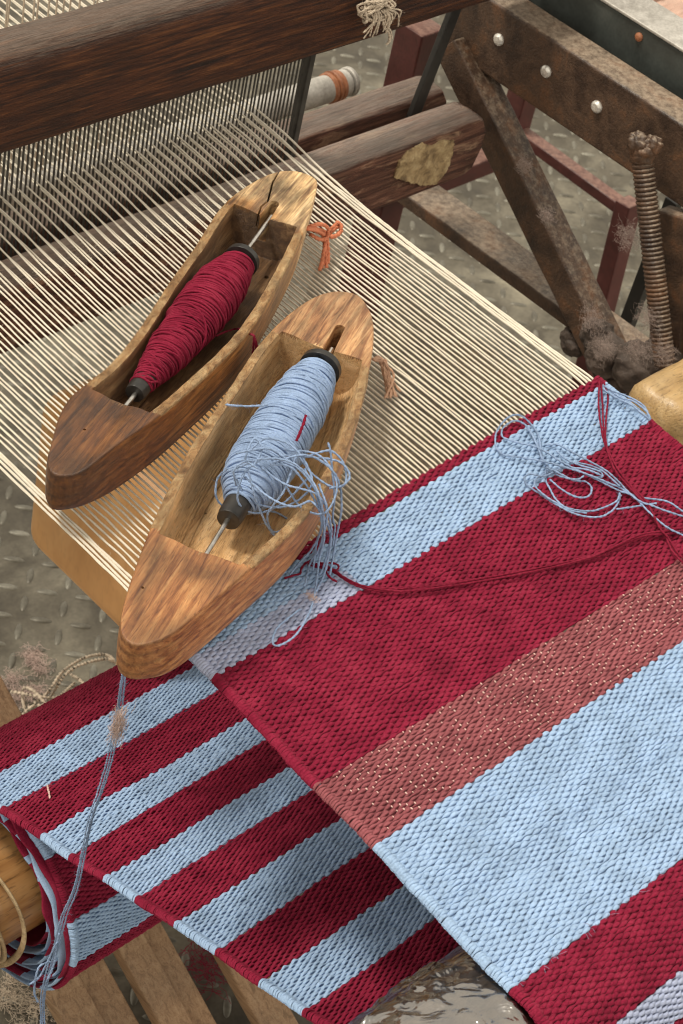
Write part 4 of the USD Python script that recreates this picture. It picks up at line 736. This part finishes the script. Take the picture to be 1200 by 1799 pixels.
single('hanging_strand', join([hang(0), hang(1), hang(2)] + [yarn([atp(x, y, (0, 1, 0), .006) for x, y in q], seed=310 + i) for i, q in enumerate((((100, 1655), (88, 1680), (70, 1715), (52, 1730)), ((104, 1640), (96, 1690), (84, 1720)), ((88, 1690), (68, 1700), (60, 1740), (66, 1760))))]), M['blue_yarn'], 'blue yarn strands hanging from under the near shuttle nose past the roll', 'yarn', smooth=True)
single('pink_fluff', puff(atp(208, 1275, (0, 1, 0), .004), .0068, 120, .0003, 77, (.7, .5, 1.9)), M['pinklint'], 'pale pink fluff caught on the hanging blue strands', 'lint', smooth=False)
single('pale_fluff', puff(at(548, 1048, .705), .0045, 34, .0002, 78, (.6, 1, .3)), M['pinklint'], 'faint pink fluff on the blue stripe below the near shuttle', 'lint', smooth=False)
def tuft(name, label, root, knotp, ends, mat, r, seed):
    g = np.random.default_rng(seed); out = [yarn([root + g.normal(size=3) * .0006, (root + knotp) / 2 + [0, 0, .002] + g.normal(size=3) * .0015, knotp + g.normal(size=3) * .001], r, seed=seed + k) for k in range(3)]
    for k, e in enumerate(ends): out.append(yarn([knotp + g.normal(size=3) * .001, knotp * .45 + e * .55 + g.normal(size=3) * .0012 + [0, 0, .0015], e], r, seed=seed + 10 + k))
    single(name, join(out), mat, label, 'yarn tuft', smooth=True)
kp = at(572, 412, .716)
tuft('yarn_tuft', 'orange wool tuft knotted at the side of the far shuttle', at(538, 402, .744), kp, [at(562, 475, .706), at(566, 470, .705), at(574, 470, .705), at(577, 462, .706), at(600, 398, .716), at(592, 392, .722)], M['orange'], .0017, 400)
single('yarn_tuft', join([yarn([at(545, 398, .74), at(560, 394, .735), at(575, 400, .728), at(574, 418, .72), at(560, 420, .724), at(546, 412, .73)], .0018, seed=420), yarn([at(572, 412, .718), at(585, 416, .716), at(598, 408, .716), at(599, 394, .72), at(590, 390, .72)], .002, seed=421)]), M['orange'], 'orange wool loop of the knot beside the far shuttle', 'yarn tuft', smooth=True)
g = np.random.default_rng(9); k0 = at(672, 634, .722)
single('yarn_tuft', join([yarn([at(657, 632, .738), (at(657, 632, .738) + k0) / 2 + [0, 0, .002] + g.normal(size=3) * .001, k0], .0014, seed=430 + k) for k in range(3)] +
       [yarn([k0 + g.normal(size=3) * .0012, at(681 + g.normal() * 3, 662, .711) + g.normal(size=3) * .001, at(690 + g.normal() * 6, 692 + g.normal() * 5, .704)], .0011, seed=440 + k) for k in range(16)]), M['tan_yarn'], 'pinkish tan wool tuft at the side of the near shuttle', 'yarn tuft', smooth=True)
single('red_thread', join([yarn([at(447, 592, .752), at(449, 620, .738), at(440, 645, .724), at(424, 668, .712)], .0009, seed=450), yarn([at(446, 590, .752), at(444, 620, .736), at(436, 648, .722), at(420, 672, .710)], .0009, seed=451), yarn([at(448, 594, .75), at(452, 615, .74), at(445, 640, .724), at(426, 664, .712)], .0009, seed=452),
       yarn([at(380, 590, .735), at(400, 582, .728), at(418, 578, .73), at(447, 590, .753)], .0009, seed=453)]), M['red_yarn'], 'dark red threads hanging down the side of the far shuttle', 'yarn', smooth=True)
single('white_thread', yarn([atp(83, 1380, (0, .42, 1), .462), atp(86, 1392, (0, .42, 1), .464), atp(88, 1403, (0, .42, 1), .462)], .0009, seed=460), M['fleck'], 'tiny white thread end on the lower striped cloth', 'yarn', smooth=True)
ft = [[(110, 1235), (85, 1240), (60, 1215), (40, 1210), (45, 1250), (70, 1260)], [(60, 1235), (85, 1215), (110, 1180), (150, 1155), (185, 1150), (200, 1160)], [(85, 1230), (115, 1185), (150, 1165), (190, 1158), (210, 1170)], [(20, 1215), (60, 1222), (100, 1225), (130, 1200)], [(125, 1185), (140, 1195), (150, 1205)], [(40, 1255), (60, 1240), (110, 1240), (130, 1230)]]
single('floor_string', join([yarn([at(x, y, .06 + .01 * math.sin(k)) for k, (x, y) in enumerate(p)], .0022, .004, seed=470 + i) for i, p in enumerate(ft)]), M['knot'], 'beige tangled string lying behind the roll of striped cloth', 'string', smooth=True)
single('floor_lint', join([puff(at(x, y, .006), .013, 45, .0005, 480 + k, (1, 1, .3)) for k, (x, y) in enumerate(((55, 1150), (70, 1170), (20, 1195), (60, 1215), (30, 1225)))]), M['pinklint'], 'pinkish grey lint scattered on the tread plate at the left edge', 'lint', smooth=False)
single('floor_lint', join([puff(at(x, y, .006), .018, 40, .0005, 490 + k, (1, 1, .2)) for k, (x, y) in enumerate(((20, 1750), (60, 1770), (30, 1720)))]), M['knot'], 'pale lint scraps on the tread plate under the roll end', 'lint', smooth=False)
single('red_scrap', puff(at(365, 1690, .01), .03, 50, .0007, 499, (1, 1, .4)), M['red'], 'dark red fibre scraps on the floor between the treadles', 'lint', smooth=False)
